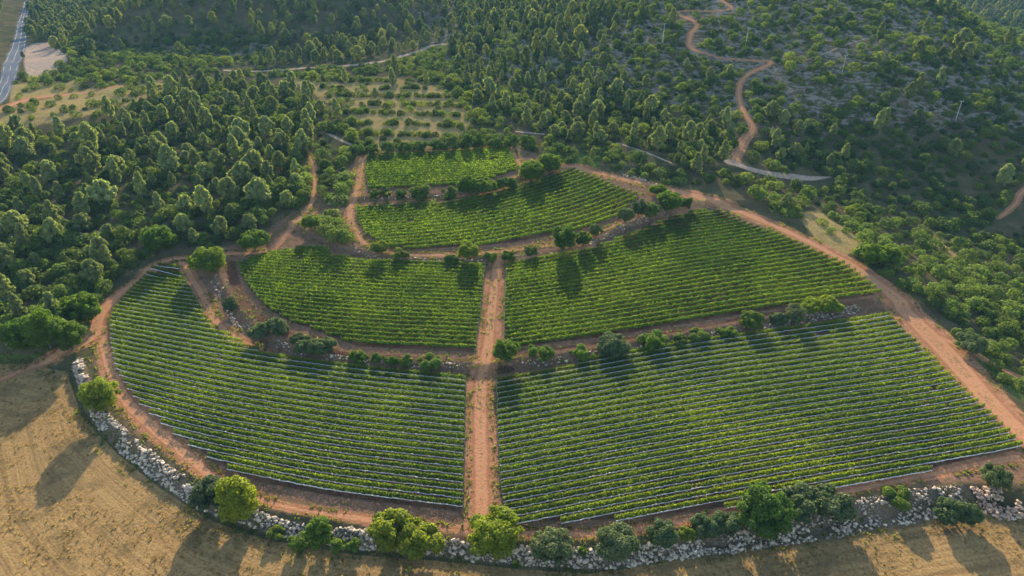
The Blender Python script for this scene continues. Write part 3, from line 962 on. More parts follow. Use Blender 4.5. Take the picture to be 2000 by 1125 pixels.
def stones(name, label, pl, dens, smin, smax, hgt, mat=None, shift=0.0, group=None, cat='stone wall'):
    """heap of loose stones along a line: pl = (px, py, width px)"""
    a = np.array(pl, float)
    x, y, z, s = scale_at(a[:, 0], a[:, 1])
    L = smooth_line(np.column_stack([x, y, a[:, 2] / s / 1.12]), 6)
    seg = np.hypot(*np.diff(L[:, :2], axis=0).T); cs = np.concatenate([[0], np.cumsum(seg)])
    dirs = np.gradient(L[:, :2], cs, axis=0)
    area = (seg * (L[1:, 2] + L[:-1, 2]) / 2).sum()
    n = int(area * dens)
    q = rng.random(n) * cs[-1]
    w = np.interp(q, cs, L[:, 2])
    e = rng.random(n) * 2 - 1
    e = np.sign(e) * np.abs(e) ** .85
    dx, dy = np.interp(q, cs, dirs[:, 0]), np.interp(q, cs, dirs[:, 1])
    wob = (vnoise(q, q * 0, 4) - .5) * .35
    lay = vnoise(q * 1.0, e * 3.0 + 40, 2.6) + .4 * vnoise(q, q * 0 + 5, 11)
    keep = lay > .40
    q, w, e, dx, dy, wob = q[keep], w[keep], e[keep], dx[keep], dy[keep], wob[keep]
    n = len(q)
    px_ = np.interp(q, cs, L[:, 0]) - dy * (e / 2 + wob * .5) * w
    py_ = np.interp(q, cs, L[:, 1]) + dx * (e / 2 + wob * .5) * w
    size = smin + (smax - smin) * rng.random(n) ** 3.6
    pz_ = T(px_, py_) + hgt * (1 - np.abs(e) ** 2) * (.45 + .55 * rng.random(n)) * (.6 + .8 * vnoise(q, q * 0 + 9, 6)) + size * .1
    sc = size[:, None, None] * .5 * (.65 + .7 * rng.random((n, 12, 1)))
    ax = .7 + .6 * rng.random((n, 1, 3)); ax[:, :, 2] *= .75
    V = ICO_V[None] * sc * ax
    an = rng.random(n) * 6.28
    c, s_ = np.cos(an)[:, None], np.sin(an)[:, None]
    V = np.stack([V[..., 0] * c - V[..., 1] * s_, V[..., 0] * s_ + V[..., 1] * c, V[..., 2]], -1)
    o0 = np.array([px_[0], py_[0], pz_[0]])
    V = V + np.column_stack([px_, py_, pz_])[:, None] - o0
    F = (ICO_F[None] + 12 * np.arange(n)[:, None, None]).reshape(-1, 3)
    tn = np.repeat(np.clip(.15 + .75 * rng.random(n), 0, 1), 12)
    o = link(name, mesh_np(name, V.reshape(-1, 3), F, mat or M_STONE, tn), None, tuple(o0))
    return tag(o, label, cat, group)

stones('rubble_wall', 'long pale rubble wall along the lower edge of the vineyard above stubble field',
       WALL_PX, 10.5, .13, .92, .4)
stones('rubble_mound', 'reddish earthy rubble mound at the right end of the long rubble wall', [(1905, 985, 60), (1950, 985, 74), (1990, 992, 60)], 9.0, .3, 1.0, 1.5, M_EARTHSTONE, cat='rubble mound')
stones('rubble_wall', 'short rubble wall running down from the big round tree to the pale olive', W1A_PX, 3.4, .25, .8, .4, group=None)
stones('rubble_wall', 'low stony bank between lower left and middle left vine plots', [(540, 672, 16), (600, 692, 14), (660, 702, 16), (720, 708, 14), (800, 711, 14), (860, 712, 10), (905, 716, 9)], 3.2, .25, .8, .4)
stones('rubble_wall', 'low stony bank from the dirt path to the grey bushes between right plots', [(1020, 712, 12), (1080, 704, 14), (1150, 694, 14), (1260, 680, 10), (1330, 668, 13), (1400, 656, 16), (1455, 645, 16)], 3.6, .25, .9, .5)
stones('rubble_wall', 'grey rubble bank under the round tree at the right end of middle plot', [(1490, 642, 14), (1540, 632, 18), (1590, 622, 22), (1640, 612, 24), (1680, 604, 20)], 5.0, .25, .8, .7)
stones('rubble_wall', 'pale straight retaining wall below the curved upper plot right end', [(1150, 478, 8), (1190, 458, 10), (1230, 440, 12), (1265, 425, 12), (1300, 412, 8)], 4.2, .22, .6, .6)
stones('rubble_wall', 'thin dark stony edge under the curved upper plot beside small pale tree', [(690, 488, 8), (735, 500, 9), (800, 506, 6), (900, 508, 6), (1000, 503, 6), (1080, 495, 7)], 3.5, .25, .7, .4)
stones('rubble_wall', 'stony edge among shrubs below the small topmost plot', [(712, 386, 8), (780, 386, 8), (850, 384, 7), (930, 376, 7), (1000, 358, 7)], 3.0, .3, .8, .4)
stones('rubble_bank', 'chalky white rubble bank beside the red track above the curved plot', [(1215, 342, 10), (1255, 350, 16), (1285, 362, 12)], 3.0, .3, 1.0, .5, cat='rubble bank')

# ------------------------------------------------------------------ single trees and shrubs
def place_tree(name, label, x0, x1, ytop, ybase, kind, tint=(1, 1, 1), lobes=1, cat=None, dens=1.0, group=None, trunk=None):
    """a tree seen in the photo between columns x0..x1, from ytop down to its foot at ybase"""
    x, y, z, s = (float(v[0]) for v in scale_at((x0 + x1) / 2, ybase))
    w = (x1 - x0) / s * (1.13 if kind != 'scrub' else .98)
    dep = math.atan2(CAM_H - z, math.hypot(x, y))
    # height from the visible extent: the crown's own depth counts too
    h = max(.45 * w, ((ybase - ytop) / s - w * .30 * math.sin(dep)) / math.cos(dep))
    r = np.random.default_rng(int(x0 * 7 + ybase * 13))
    mat = {'carob': M_CAROB, 'olive': M_OLIVE, 'scrub': M_SCRUB, 'pine': M_PINE}[kind]
    leaf = max(.22, .027 * w) if kind != 'olive' else max(.22, .030 * w)
    y += w * .12
    if kind in ('carob', 'olive') and trunk is not False:
        root = bpy.data.objects.new(name, None)
        COL.objects.link(root)
        root.location = (x, y, z); root.rotation_euler = (0, 0, 0)
        z0 = h * (.10 if trunk is None else trunk)
        k = int((72 if kind == 'carob' else 64) * (1 if lobes == 1 else 1.3))
        cr, cen = round_crown(r, w, h, z0, k, lobes, int(270 * dens), leaf, mat=mat)
        c = link('crown', cr, root); c.color = (*tint, 1)
        link('trunk', trunk_mesh(r, max(.8, h * .32), max(.14, w * .035), cen), root)
        tag(root, label, cat or 'tree', group)
        return root
    me = None
    if lobes > 1:
        me, _ = round_crown(r, w, h, 0.0, 26, lobes, int(430 * dens), leaf, mat=mat, name='shrub')
    else:
        me, _ = round_crown(r, w, h * 1.02, -.1, 22, 1, int(430 * dens), leaf, mat=mat, name='shrub')
    o = link(name, me, None, (x, y, z - .05))
    o.color = (*tint, 1)
    return tag(o, label, cat or 'shrub', group)

BR = (1.35, 1.25, .75)
TREES = [
 ('round_tree', 'bright green round tree on the left end of the long rubble wall', 165, 236, 735, 803, 'carob', (1.5, 1.35, .7)),
 ('olive_tree', 'dark grey-green tree leaning on the bright yellow-green tree at the lower left', 378, 448, 930, 996, 'olive', (.62, .72, .62)),
 ('round_tree', 'tall bright yellow-green tree on the rubble wall beside a dark grey-green tree', 425, 511, 930, 1020, 'carob', (2.0, 1.6, .6)),
 ('round_tree', 'narrow leafy tree rising from green shrubs in front of the rubble wall', 600, 652, 1008, 1076, 'carob', (.95, 1.1, .7)),
 ('shrub', 'low wide green shrub at the foot of the narrow leafy tree, left side', 562, 612, 1042, 1074, 'scrub', (1.2, 1.25, .9)),
 ('shrub', 'low green shrub in front of the rubble wall between narrow tree and two-lobed tree', 640, 680, 1047, 1077, 'scrub', (1.5, 1.5, .9)),
 ('shrub', 'small round green shrub touching the rubble wall, right of the low wide shrubs', 675, 708, 1052, 1078, 'scrub', (1.3, 1.4, .9)),
 ('shrub', 'small yellowish shrub at the foot of the rubble wall near the narrow tree', 518, 562, 1028, 1054, 'scrub', (1.5, 1.3, .8)),
 ('round_tree', 'two-lobed yellow-green tree on the rubble wall left of the centre path', 735, 851, 993, 1086, 'carob', (1.55, 1.3, .7), 2),
 ('round_tree', 'big yellow-green round tree at the lower end of the centre path', 910, 1016, 998, 1082, 'carob', (1.6, 1.4, .6)),
 ('olive_tree', 'pale grey-green olive on the rubble wall just right of the big yellow-green tree', 1037, 1116, 1040, 1093, 'olive', (1.0, 1.05, .95)),
 ('olive_tree', 'wide pale olive growing on the rubble wall, second right of the centre path', 1160, 1243, 1028, 1091, 'olive', (.92, 1.0, .9)),
 ('olive_tree', 'small compact olive between the wide pale olive and a two-lobed olive', 1265, 1323, 1018, 1067, 'olive', (.75, .88, .74)),
 ('olive_tree', 'dark olive with a small side lobe left of the tallest bottom tree', 1362, 1438, 998, 1058, 'olive', (.72, .86, .70), 2),
 ('round_tree', 'tallest dark green tree on the rubble wall at the bottom right', 1437, 1541, 950, 1052, 'carob', (.75, .92, .85)),
 ('olive_tree', 'broad grey olive with two lobes right of the tallest bottom tree', 1537, 1648, 953, 1024, 'olive', (.85, .93, .82), 2),
 ('olive_tree', 'olive on the stones in front of the reddish rubble mound', 1833, 1906, 966, 1030, 'olive', (.75, .88, .72), 2),
 ('olive_tree', 'thin grey olive at the lower right corner of the vineyard by the track', 1915, 1972, 907, 951, 'olive', (.95, 1.0, .75)),
 ('shrub', 'flat green shrub on top of the wide pale rubble at bottom right', 1720, 1790, 952, 986, 'scrub', (1.25, 1.2, .75)),
 ('shrub', 'small dark shrub below the olive next to the centre path end', 1000, 1018, 1094, 1110, 'scrub', (.8, .9, .8)),
 ('shrub', 'small green shrub at the wall foot under the wide pale olive', 1128, 1150, 1068, 1084, 'scrub', (1.4, 1.4, .9)),
 ('shrub', 'yellowish shrub between two olives behind the bottom wall', 1325, 1362, 1030, 1054, 'scrub', (1.6, 1.4, .8)),
 ('round_tree', 'large round tree standing alone at the left track junction', 374, 443, 480, 538, 'carob', (1.1, 1.1, .75)),
 ('olive_tree', 'small grey olive on the short rubble wall below the lone round tree', 437, 467, 578, 611, 'olive', (.72, .82, .7)),
 ('olive_tree', 'pale grey olive at the lower end of the short rubble wall', 495, 556, 616, 660, 'olive', (.9, .98, .85), 2),
 ('shrub', 'small pale grey shrub left of the green-grey olive by the stony bank', 567, 601, 648, 672, 'olive', (.8, .85, .72), 1, 'shrub', 1, None, False),
 ('olive_tree', 'green-grey olive on the stony bank above the lower left plot', 582, 646, 655, 698, 'olive', (.88, .98, .75), 2),
 ('round_tree', 'dark round tree beside the middle of the centre path', 962, 1015, 658, 713, 'carob', (.85, .95, .75)),
 ('olive_tree', 'round grey olive on the bank between the right plots, left of bushes', 1164, 1229, 652, 697, 'olive', (.75, .86, .78)),
 ('round_tree', 'round dark tree on the bank between the right plots, alone by grey rubble', 1442, 1488, 605, 645, 'carob', (.95, 1.0, .8)),
 ('olive_tree', 'small round grey olive just right of the round dark bank tree', 1503, 1538, 608, 637, 'olive', (.78, .9, .75)),
 ('olive_tree', 'thin pale olive with open crown behind the small round grey olive', 1530, 1572, 590, 634, 'olive', (1.1, 1.1, 1.0), 1, None, .6),
 ('round_tree', 'wide yellow-green tree on the grey rubble bank at right', 1570, 1636, 575, 613, 'carob', (1.6, 1.45, .7), 2),
 ('round_tree', 'tall dark tree between curved upper plot and middle right plot', 1076, 1125, 438, 494, 'carob', (.7, .85, .8)),
 ('round_tree', 'smaller dark round tree beside the tall dark tree under curved plot', 1123, 1154, 450, 481, 'carob', (.8, .9, .75)),
 ('olive_tree', 'pale small tree above the retaining wall, beside smaller dark round tree', 1150, 1176, 436, 464, 'olive', (1.0, 1.05, .7)),
 ('round_tree', 'round yellow-rimmed tree at the top of the centre path', 892, 936, 472, 509, 'carob', (1.25, 1.2, .75), 1, None, 1, None, .2),
 ('round_tree', 'small pale tree with visible trunk at the corner of curved plot', 725, 758, 470, 502, 'carob', (1.25, 1.15, .9), 1, None, .8, None, .35),
 ('round_tree', 'small round tree on the green saddle left of the curved plot', 590, 623, 420, 449, 'carob', (1.1, 1.15, .7)),
 ('round_tree', 'big two-lobed tree on the shrub line below the topmost plot', 897, 964, 340, 383, 'carob', (.85, .95, .75), 2),
 ('round_tree', 'big round tree on the shrub line at the corner of topmost plot', 1012, 1063, 312, 358, 'carob', (.9, 1.0, .85)),
 ('round_tree', 'tall round tree with pale rim at the upper end of the shrub line', 1051, 1096, 298, 339, 'carob', (.95, 1.0, .9)),
 ('round_tree', 'round dark tree at the bend of the red track by the upper walls', 1280, 1332, 373, 413, 'carob', (.75, .9, .72)),
 ('round_tree', 'small tree just above the round dark tree at the track bend', 1269, 1301, 359, 384, 'carob', (1.0, 1.05, .75)),
 ('shrub', 'dark low shrub right of the round dark tree at the track bend', 1325, 1356, 380, 408, 'scrub', (.9, 1.0, .8)),
 ('olive_tree', 'pale feathery tree on the retaining wall, first from its left end', 1205, 1238, 404, 436, 'olive', (1.0, 1.08, .85), 1, None, .8),
 ('olive_tree', 'tall grey tree on the retaining wall between two pale trees', 1232, 1262, 384, 424, 'olive', (.8, .9, .75), 1, None, .8),
 ('olive_tree', 'leafy green tree on the retaining wall nearest the round dark tree', 1252, 1288, 392, 428, 'olive', (.9, 1.1, .6), 1, None, .8),
 ('round_tree', 'large bushy bright tree on the slope right of the golden grass patch', 1676, 1750, 466, 520, 'carob', (1.05, 1.1, .7), 2),
 ('round_tree', 'big round dark tree at the edge of the left wood above the track', 283, 347, 438, 496, 'carob', (.7, .85, .65)),
 ('round_tree', 'round dark tree at the track bend nearest the left wood corner', 470, 524, 448, 490, 'carob', (.85, .95, .75)),
 ('round_tree', 'dark round tree lowest at the left track, nearest the photo edge', 14, 84, 616, 692, 'carob', (.72, .92, .7)),
 ('round_tree', 'big dark tree in the middle of the clump by the left track', 58, 132, 596, 690, 'carob', (.85, 1.0, .65)),
 ('round_tree', 'smaller dark tree on the track side of the clump by the left track', 108, 168, 618, 688, 'carob', (.78, .9, .62)),
 ('round_tree', 'bushy tree with light top behind the dark clump by the left track', 104, 184, 570, 634, 'carob', (1.0, 1.1, .7), 2),
 ('round_tree', 'grey-green round bush tree beside the spur track at far right', 1868, 1925, 650, 690, 'olive', (.85, .95, .85)),
]
for t_ in TREES:
    place_tree(*t_)

# hedge shrubs on the banks: (x0, x1, ytop, ybase, tint, label)
HEDGE = [
 (677, 700, 684, 703, (1.3, 1.3, .8), 'small leafy shrub at the left end of the shrub line above lower left plot'),
 (686, 726, 686, 710, (.85, 1.0, .8), 'dark shrub, second in the shrub line above the lower left plot'),
 (722, 752, 689, 711, (.9, 1.05, .8), 'middle dark shrub of the shrub line above the lower left plot'),
 (750, 782, 691, 714, (.85, 1.0, .75), 'dark shrub, fourth in the shrub line above the lower left plot'),
 (778, 810, 692, 715, (.95, 1.1, .75), 'last dark shrub of the line, nearest the dirt path'),
 (812, 868, 704, 720, (1.1, 1.2, .85), 'flat green shrub on the grassy bank left of the centre path'),
 (1026, 1084, 683, 702, (1.1, 1.2, .7), 'long flat green shrub right of the dark path-side tree'),
 (1108, 1166, 680, 700, (1.2, 1.3, .7), 'flat bright shrub touching the round grey olive'),
 (1243, 1312, 654, 684, (1.0, 1.15, .7), 'wide green shrub right of the round grey olive'),
 (1308, 1345, 652, 676, (1.3, 1.15, 1.0), 'dull grey shrub on the stony bank right of the wide green shrub'),
 (1340, 1390, 644, 668, (1.25, 1.2, 1.1), 'brownish grey shrub on the stony bank left of grey stones'),
 (1395, 1440, 636, 660, (1.1, 1.15, .8), 'low green shrub on the bank left of the round dark bank tree'),
 (936, 974, 492, 511, (1.1, 1.2, .7), 'green shrub right of the yellow-rimmed round tree'),
 (974, 1010, 490, 508, (.8, .95, .7), 'dark shrub at the top of the centre path'),
 (1022, 1056, 482, 498, (1.0, 1.0, 1.0), 'grey shrub on the terrace edge below the curved plot'),
 (866, 896, 498, 512, (.8, .9, .8), 'dark little shrub left of the yellow-rimmed round tree'),
 (755, 800, 494, 508, (1.2, 1.1, .8), 'yellowish grass-like shrub by the small pale tree'),
 (718, 749, 364, 391, (.85, .95, .75), 'first shrub at the left end of the line below topmost plot'),
 (742, 766, 360, 386, (1.2, 1.1, 1.0), 'greyish shrub second in the line below topmost plot'),
 (768, 797, 369, 393, (.75, .9, .7), 'compact dark shrub third in the line below topmost plot'),
 (796, 850, 362, 389, (.95, 1.0, .85), 'wide shrub in the middle of the line below topmost plot'),
 (860, 898, 362, 390, (.9, .95, .85), 'round shrub just left of the big two-lobed tree'),
 (964, 990, 346, 372, (.85, .95, .8), 'shrub just right of the big two-lobed tree'),
 (982, 1014, 342, 368, (.95, 1.05, .75), 'pale-topped shrub left of the big corner tree'),
]
for i, (a_, b_, c_, d_, tn_, lb_) in enumerate(HEDGE):
    place_tree('shrub', lb_, a_, b_, c_, d_, 'scrub', tn_, 1, 'shrub', .8, 'shrubs on the terrace banks')
for i, x_ in enumerate((698, 728, 758, 790, 822, 850, 880, 912, 935, 968, 1000, 1030)):
    yb_ = 306 - (x_ - 698) * .055
    place_tree('shrub', f'dark shrub of the hedge behind topmost plot, {ordinal(i + 1)} from its left end', x_ - 19, x_ + 19, yb_ - 26 - 8 * (i in (6, 7, 8)), yb_ - 2, 'scrub', (.85, .95, .85), 1, 'shrub', .7, 'hedge shrubs behind the topmost plot')

# ------------------------------------------------------------------ woods and scrub
FL = [(-260, 290), (0, 264), (150, 258), (230, 226), (300, 186), (360, 166), (470, 164), (560, 176), (630, 205), (668, 240), (680, 266), (640, 285), (612, 320), (603, 385), (565, 425), (515, 452),
      (455, 484), (300, 486), (262, 528), (212, 585), (172, 628), (100, 660), (-40, 715), (-260, 760)]
FL_EDGE = [(-260, 560), (0, 540), (100, 520), (250, 440), (300, 440), (450, 440), (520, 400), (600, 340), (640, 270), (720, 270), (690, 300), (640, 400), (565, 428), (515, 455), (455, 486), (300, 490),
           (262, 530), (212, 588), (172, 632), (100, 664), (-40, 720), (-260, 780)]
PR = [(905, -30), (1160, -30), (1235, 40), (1140, 110), (1250, 165), (1330, 190), (1432, 240), (1425, 305), (1400, 345), (1330, 365), (1290, 330), (1200, 285), (1110, 285), (1000, 250), (960, 225), (905, 185), (845, 105), (880, 40)]
PR2 = [(1475, 225), (1560, 235), (1650, 260), (1665, 330), (1600, 335), (1500, 325), (1470, 280)]
VALLEY = [(300, 130), (440, 138), (590, 134), (700, 127), (760, 118), (812, 103), (845, 90), (880, 84), (905, 185), (860, 170), (640, 168), (560, 150), (300, 146)]
TERR = [(620, 160), (760, 142), (870, 160), (915, 220), (895, 268), (830, 298), (720, 304), (690, 270), (660, 220)]
LEDGE = [(140, 78), (480, 62), (560, 86), (520, 125), (300, 140), (130, 140)]
BAND_R = [(1160, 300), (1330, 325), (1400, 365), (1460, 392), (1560, 440), (1500, 455), (1370, 372), (1230, 340), (1130, 318)]

def free_mask(x, y):
    """True where a plant may stand: off the roads, plots and fields"""
    m = np.ones(x.shape, bool)
    for l in list(ROAD_G.values()) + list(TRACK_G.values()) + list(GRAVEL_G.values()) + [ASPH_G]:
        m &= strip_mask(x, y, l, .8) < .02
    for g in PLOT_G.values():
        m &= poly_mask(x, y, g, 1.5) < .02
    m &= ~in_poly(x, y, PARK_G)
    return m

def verge_clear(x, y, reach):
    """the lower verge of the hill tracks is kept clear"""
    m = np.ones(x.shape, bool)
    for l in list(TRACK_G.values()) + list(GRAVEL_G.values()) + [ASPH_G]:
        for k in reach:
            m &= strip_mask(x, y + k, l, .6) < .05
    return m

def scatter(n, xr, yr, dmin_fn, test, reach=(0,)):
    """random points at least dmin apart where test(x, y, px, py) gives a likelihood"""
    x = rng.uniform(*xr, n); y = rng.uniform(*yr, n)
    z = T(x, y)
    px_, py_, s_ = project(x, y, z)
    keep = (px_ > -480) & (px_ < 2560) & (py_ > -60) & (py_ < 1180)
    x, y, z, px_, py_ = x[keep], y[keep], z[keep], px_[keep], py_[keep]
    pr = test(x, y, px_, py_)
    keep = rng.random(len(x)) < pr
    x, y, z, px_, py_ = x[keep], y[keep], z[keep], px_[keep], py_[keep]
    ok = free_mask(x, y) & verge_clear(x, y, reach)
    x, y, z, px_, py_ = x[ok], y[ok], z[ok], px_[ok], py_[ok]
    dm = dmin_fn(x, y, px_, py_)
    cell = {}; out = []
    for i in range(len(x)):
        d = dm[i]; cx, cy = int(x[i] // 8), int(y[i] // 8)
        bad = False
        for a in (-1, 0, 1):
            for b in (-1, 0, 1):
                for j in cell.get((cx + a, cy + b), ()):
                    if (x[i] - x[j]) ** 2 + (y[i] - y[j]) ** 2 < d * d:
                        bad = True; break
                if bad: break
            if bad: break
        if not bad:
            cell.setdefault((cx, cy), []).append(i); out.append(i)
    o = np.array(out, int)
    return x[o], y[o], z[o], px_[o], py_[o]

def pine_test(x, y, px, py):
    p = np.zeros(x.shape)
    nz = vnoise(x, y, 26)
    p = np.maximum(p, in_poly(px, py, FL) * np.where(in_poly(px, py, FL_EDGE), .28, np.where(nz > .3, .8, .3)))
    p = np.where(in_poly(px, py, PR), .30 + .6 * (nz > .42) + .25 * (py > 200), p)
    p = np.where(in_poly(px, py, PR2), np.maximum(p, .55), p)
    p = np.where(in_poly(px, py, TERR), .005, p)
    p = np.where((px > 690) & (px < 1080) & (py > 258) & (py < 335), 0, p)
    # far slope across the valley
    trk = np.interp(px, [-300, 300, 440, 500, 590, 640, 700, 760, 810, 845, 905], [128, 128, 136, 138, 133, 131, 126, 117, 102, 89, 84])
    hill = (px < 915) & (py < trk - 1) & (y > 455)
    p = np.where(hill, np.where(in_poly(px, py, LEDGE), .05, .95), p)
    p = np.where(in_poly(px, py, VALLEY), .06, p)
    p = np.where((px > 1160) & (py < 235) & (p < .05), .016 + .05 * (nz > .66), p)
    p = np.where((px > 1500) & (py > 235) & (py < 460) & (p < .05), .03 * (nz > .4), p)
    p = np.where((y > 760), .7, p)
    p = np.where((px < 60) & (py < 100) & (y > 430), .8, p)
    return p

def pine_d(x, y, px, py):
    return np.where(in_poly(px, py, FL), 6.6, np.where(y > 455, 5.6, 5.8)) + 2.4 * rng.random(x.shape)

px_all = scatter(120000, (-900, 1300), (120, 1500), pine_d, pine_test, (3, 6, 9, 13, 17, 22, 27))

def bush_test(x, y, px, py):
    nz = vnoise(x, y, 11); nb = vnoise(x + 50, y, 34)
    p = np.zeros(x.shape)
    s = x - np.interp(y, ROADR_Y, ROADR_X)
    right = (px > 890) & (y > 255) | (s > 4)
    p = np.where(right, np.where(nz * .6 + nb * .5 > .45, .9, .22), p)
    p = np.where((px > 1150) & (py < 210), np.where(nz * .6 + nb * .5 > .50, .95, .3), p)
    p = np.where(right & (py > 225) & (py < 480), np.where(nz > .25, .95, .4), p)
    # the grassy flank low on the far right
    p = np.where((px > 1850) & (py > 190) & (py < 400), p * .75, p)
    p = np.where(in_poly(px, py, FL), .75, p)
    p = np.where(in_poly(px, py, FL_EDGE), .95, p)
    p = np.where(in_poly(px, py, VALLEY), .9, p)
    p = np.where(in_poly(px, py, LEDGE), .75, p)
    terr = in_poly(px, py, TERR)
    row = np.abs(np.mod((y + x * .08 + 5 * vnoise(x, y, 40)) / 16.0, 1) - .5) < .085
    p = np.where(terr, np.where(row, np.where(vnoise(x, y, 14) > .22, 1., .15), .03), p)
    p = np.where((px > 690) & (px < 1010) & (py > 255) & (py < 300) & ~terr, .8, p)
    p = np.where((px > 600) & (px < 690) & (py > 330) & (py < 400), .85, p)
    p = np.where((px > 625) & (px < 700) & (py > 418) & (py < 486), .9, p)
    p = np.where(in_poly(px, py, BAND_R), .8, p)
    p = np.where((px < 340) & (py > 140) & (py < 235) & ~in_poly(px, py, FL), .07, p)
    p = np.where((px < 320) & (py > 95) & (py < 160) & (px > 50), np.maximum(p, .55), p)
    for pl in ([(1555, 418), (1600, 410), (1660, 450), (1692, 478), (1650, 500), (1600, 476)], [(1500, 435), (1570, 425), (1690, 505), (1640, 500)]):
        p = np.where(in_poly(px, py, pl), p * .12, p)
    # keep clear: the fields below
    d0_ = y - np.interp(x, W0_G[:, 0], W0_G[:, 1])
    p = np.where((d0_ < 6) & (x < 128), 0, p)
    p = np.where((s < 4) & (y < 262) & (px > 700), 0, p)
    p = np.where(in_poly(x, y, INNER) & ~((px > 625) & (px < 700) & (py > 418) & (py < 486)) & ~((px > 605) & (px < 692) & (py > 318) & (py < 402)), 0, p)
    return p

def bush_d(x, y, px, py):
    return np.where(in_poly(px, py, TERR), 1.5, np.where(y < 380, 3.0, 3.4) + 1.8 * rng.random(x.shape))

bx_all = scatter(185000, (-560, 760), (80, 800), bush_d, bush_test, (2.5, 5, 8))

PINE_VAR = []
for i in range(9):
    PINE_VAR.append(pine_meshes(np.random.default_rng(100 + i), 9.2 + (i % 3) * 1.5, (6.2, 8.0, 7.2, 9.4)[i % 4], 0 if i % 2 == 0 else 1))
BUSH_VAR = []
for i in range(10):
    BUSH_VAR.append(bush_mesh(np.random.default_rng(200 + i), 4.2 + (i % 3) * .7, 2.5 + (i % 4) * .5, 11 + i % 5, 110, .31))

def split_near(P, n, zoff):
    """the n that show largest inside the frame, and the rest"""
    x, y, z, px_, py_ = P
    inside = (px_ > -10) & (px_ < 2010) & (py_ > 2) & (py_ < 1125)
    dist = np.hypot(np.hypot(x, y), z - CAM_H) + np.where(inside, 0, 1e5)
    o = np.argsort(dist)
    return o[:n], o[n:]

def zone(px, py):
    if px < 700 and py > 140:
        if py > 430: return 'in the lower corner of the left wood by the red track'
        if py > 330: return 'in the left wood nearest the vine plots' if px > 350 else 'in the lower left wood at the photo edge'
        if py > 235: return 'in the heart of the left wood' if px < 450 else 'at the right edge of the left wood'
        return 'at the upper rim of the left wood by dry grass'
    if px < 920: return 'near the dry terraces above the topmost plot'
    if px < 1200: return 'on the wooded slope above the topmost plot' if py < 260 else 'beside the wood path above the curved plot'
    if px < 1460: return 'in the grove left of the winding hill track' if py < 300 else 'between the gravel turnout and the red track'
    if py < 360: return 'right of the winding hill track'
    if py < 470: return 'on the scrub slope near the golden grass'
    if py < 640: return 'on the right slope below the golden grass'
    return 'by the spur track at the lower right'

def tint_word(v):
    return ('dark', 'mid-green', 'pale')[0 if v < .88 else 1 if v < 1.12 else 2]

near, rest = split_near(px_all, 296, 0)
for i in near:
    x, y, z, px_, py_ = (float(a[i]) for a in px_all)
    v = int(rng.integers(len(PINE_VAR)))
    sc = float(.46 + .62 * rng.random() ** .9)
    if px_ > 850:
        sc *= .82
    if in_poly(np.array([px_]), np.array([py_]), FL_EDGE)[0]:
        sc *= .85
    tv = float(rng.uniform(.72, 1.32))
    root = bpy.data.objects.new('pine_tree', None)
    COL.objects.link(root)
    root.location = (x, y, z - .1); root.rotation_euler = (0, 0, float(rng.uniform(0, 6.28))); root.scale = (sc, sc, sc * float(rng.uniform(.9, 1.15)))
    c = link('crown', PINE_VAR[v][0], root); c.color = (tv, tv * .99, tv * .95, 1)
    link('trunk', PINE_VAR[v][1], root)
    sw = 'short' if sc < .75 else 'medium' if sc < .95 else 'tall'
    zn = zone(px_, py_)
    tag(root, f"{sw} {tint_word(tv)} pine {zn}", 'pine tree', f"{sw} {tint_word(tv)} pines {zn}")
PINE_REST = rest

near, rest = split_near(bx_all, 292, 0)
for i in near:
    x, y, z, px_, py_ = (float(a[i]) for a in bx_all)
    v = int(rng.integers(len(BUSH_VAR)))
    sc = float(rng.uniform(.65, 1.3)) * (1.25 if px_ < 700 else 1.0)
    tv = float(rng.uniform(.75, 1.35))
    o = link('shrub', BUSH_VAR[v], None, (x, y, z - .1), float(rng.uniform(0, 6.28)), (sc, sc, sc * float(rng.uniform(.85, 1.2))))
    o.color = (tv * 1.02, tv, tv * .9, 1)
    sw = 'small' if sc < .85 else 'medium' if sc < 1.05 else 'large'
    zn = zone(px_, py_)
    tag(o, f"{sw} {tint_word(tv)} evergreen shrub {zn}", 'shrub', f"{sw} {tint_word(tv)} shrubs {zn}")
BUSH_REST = rest

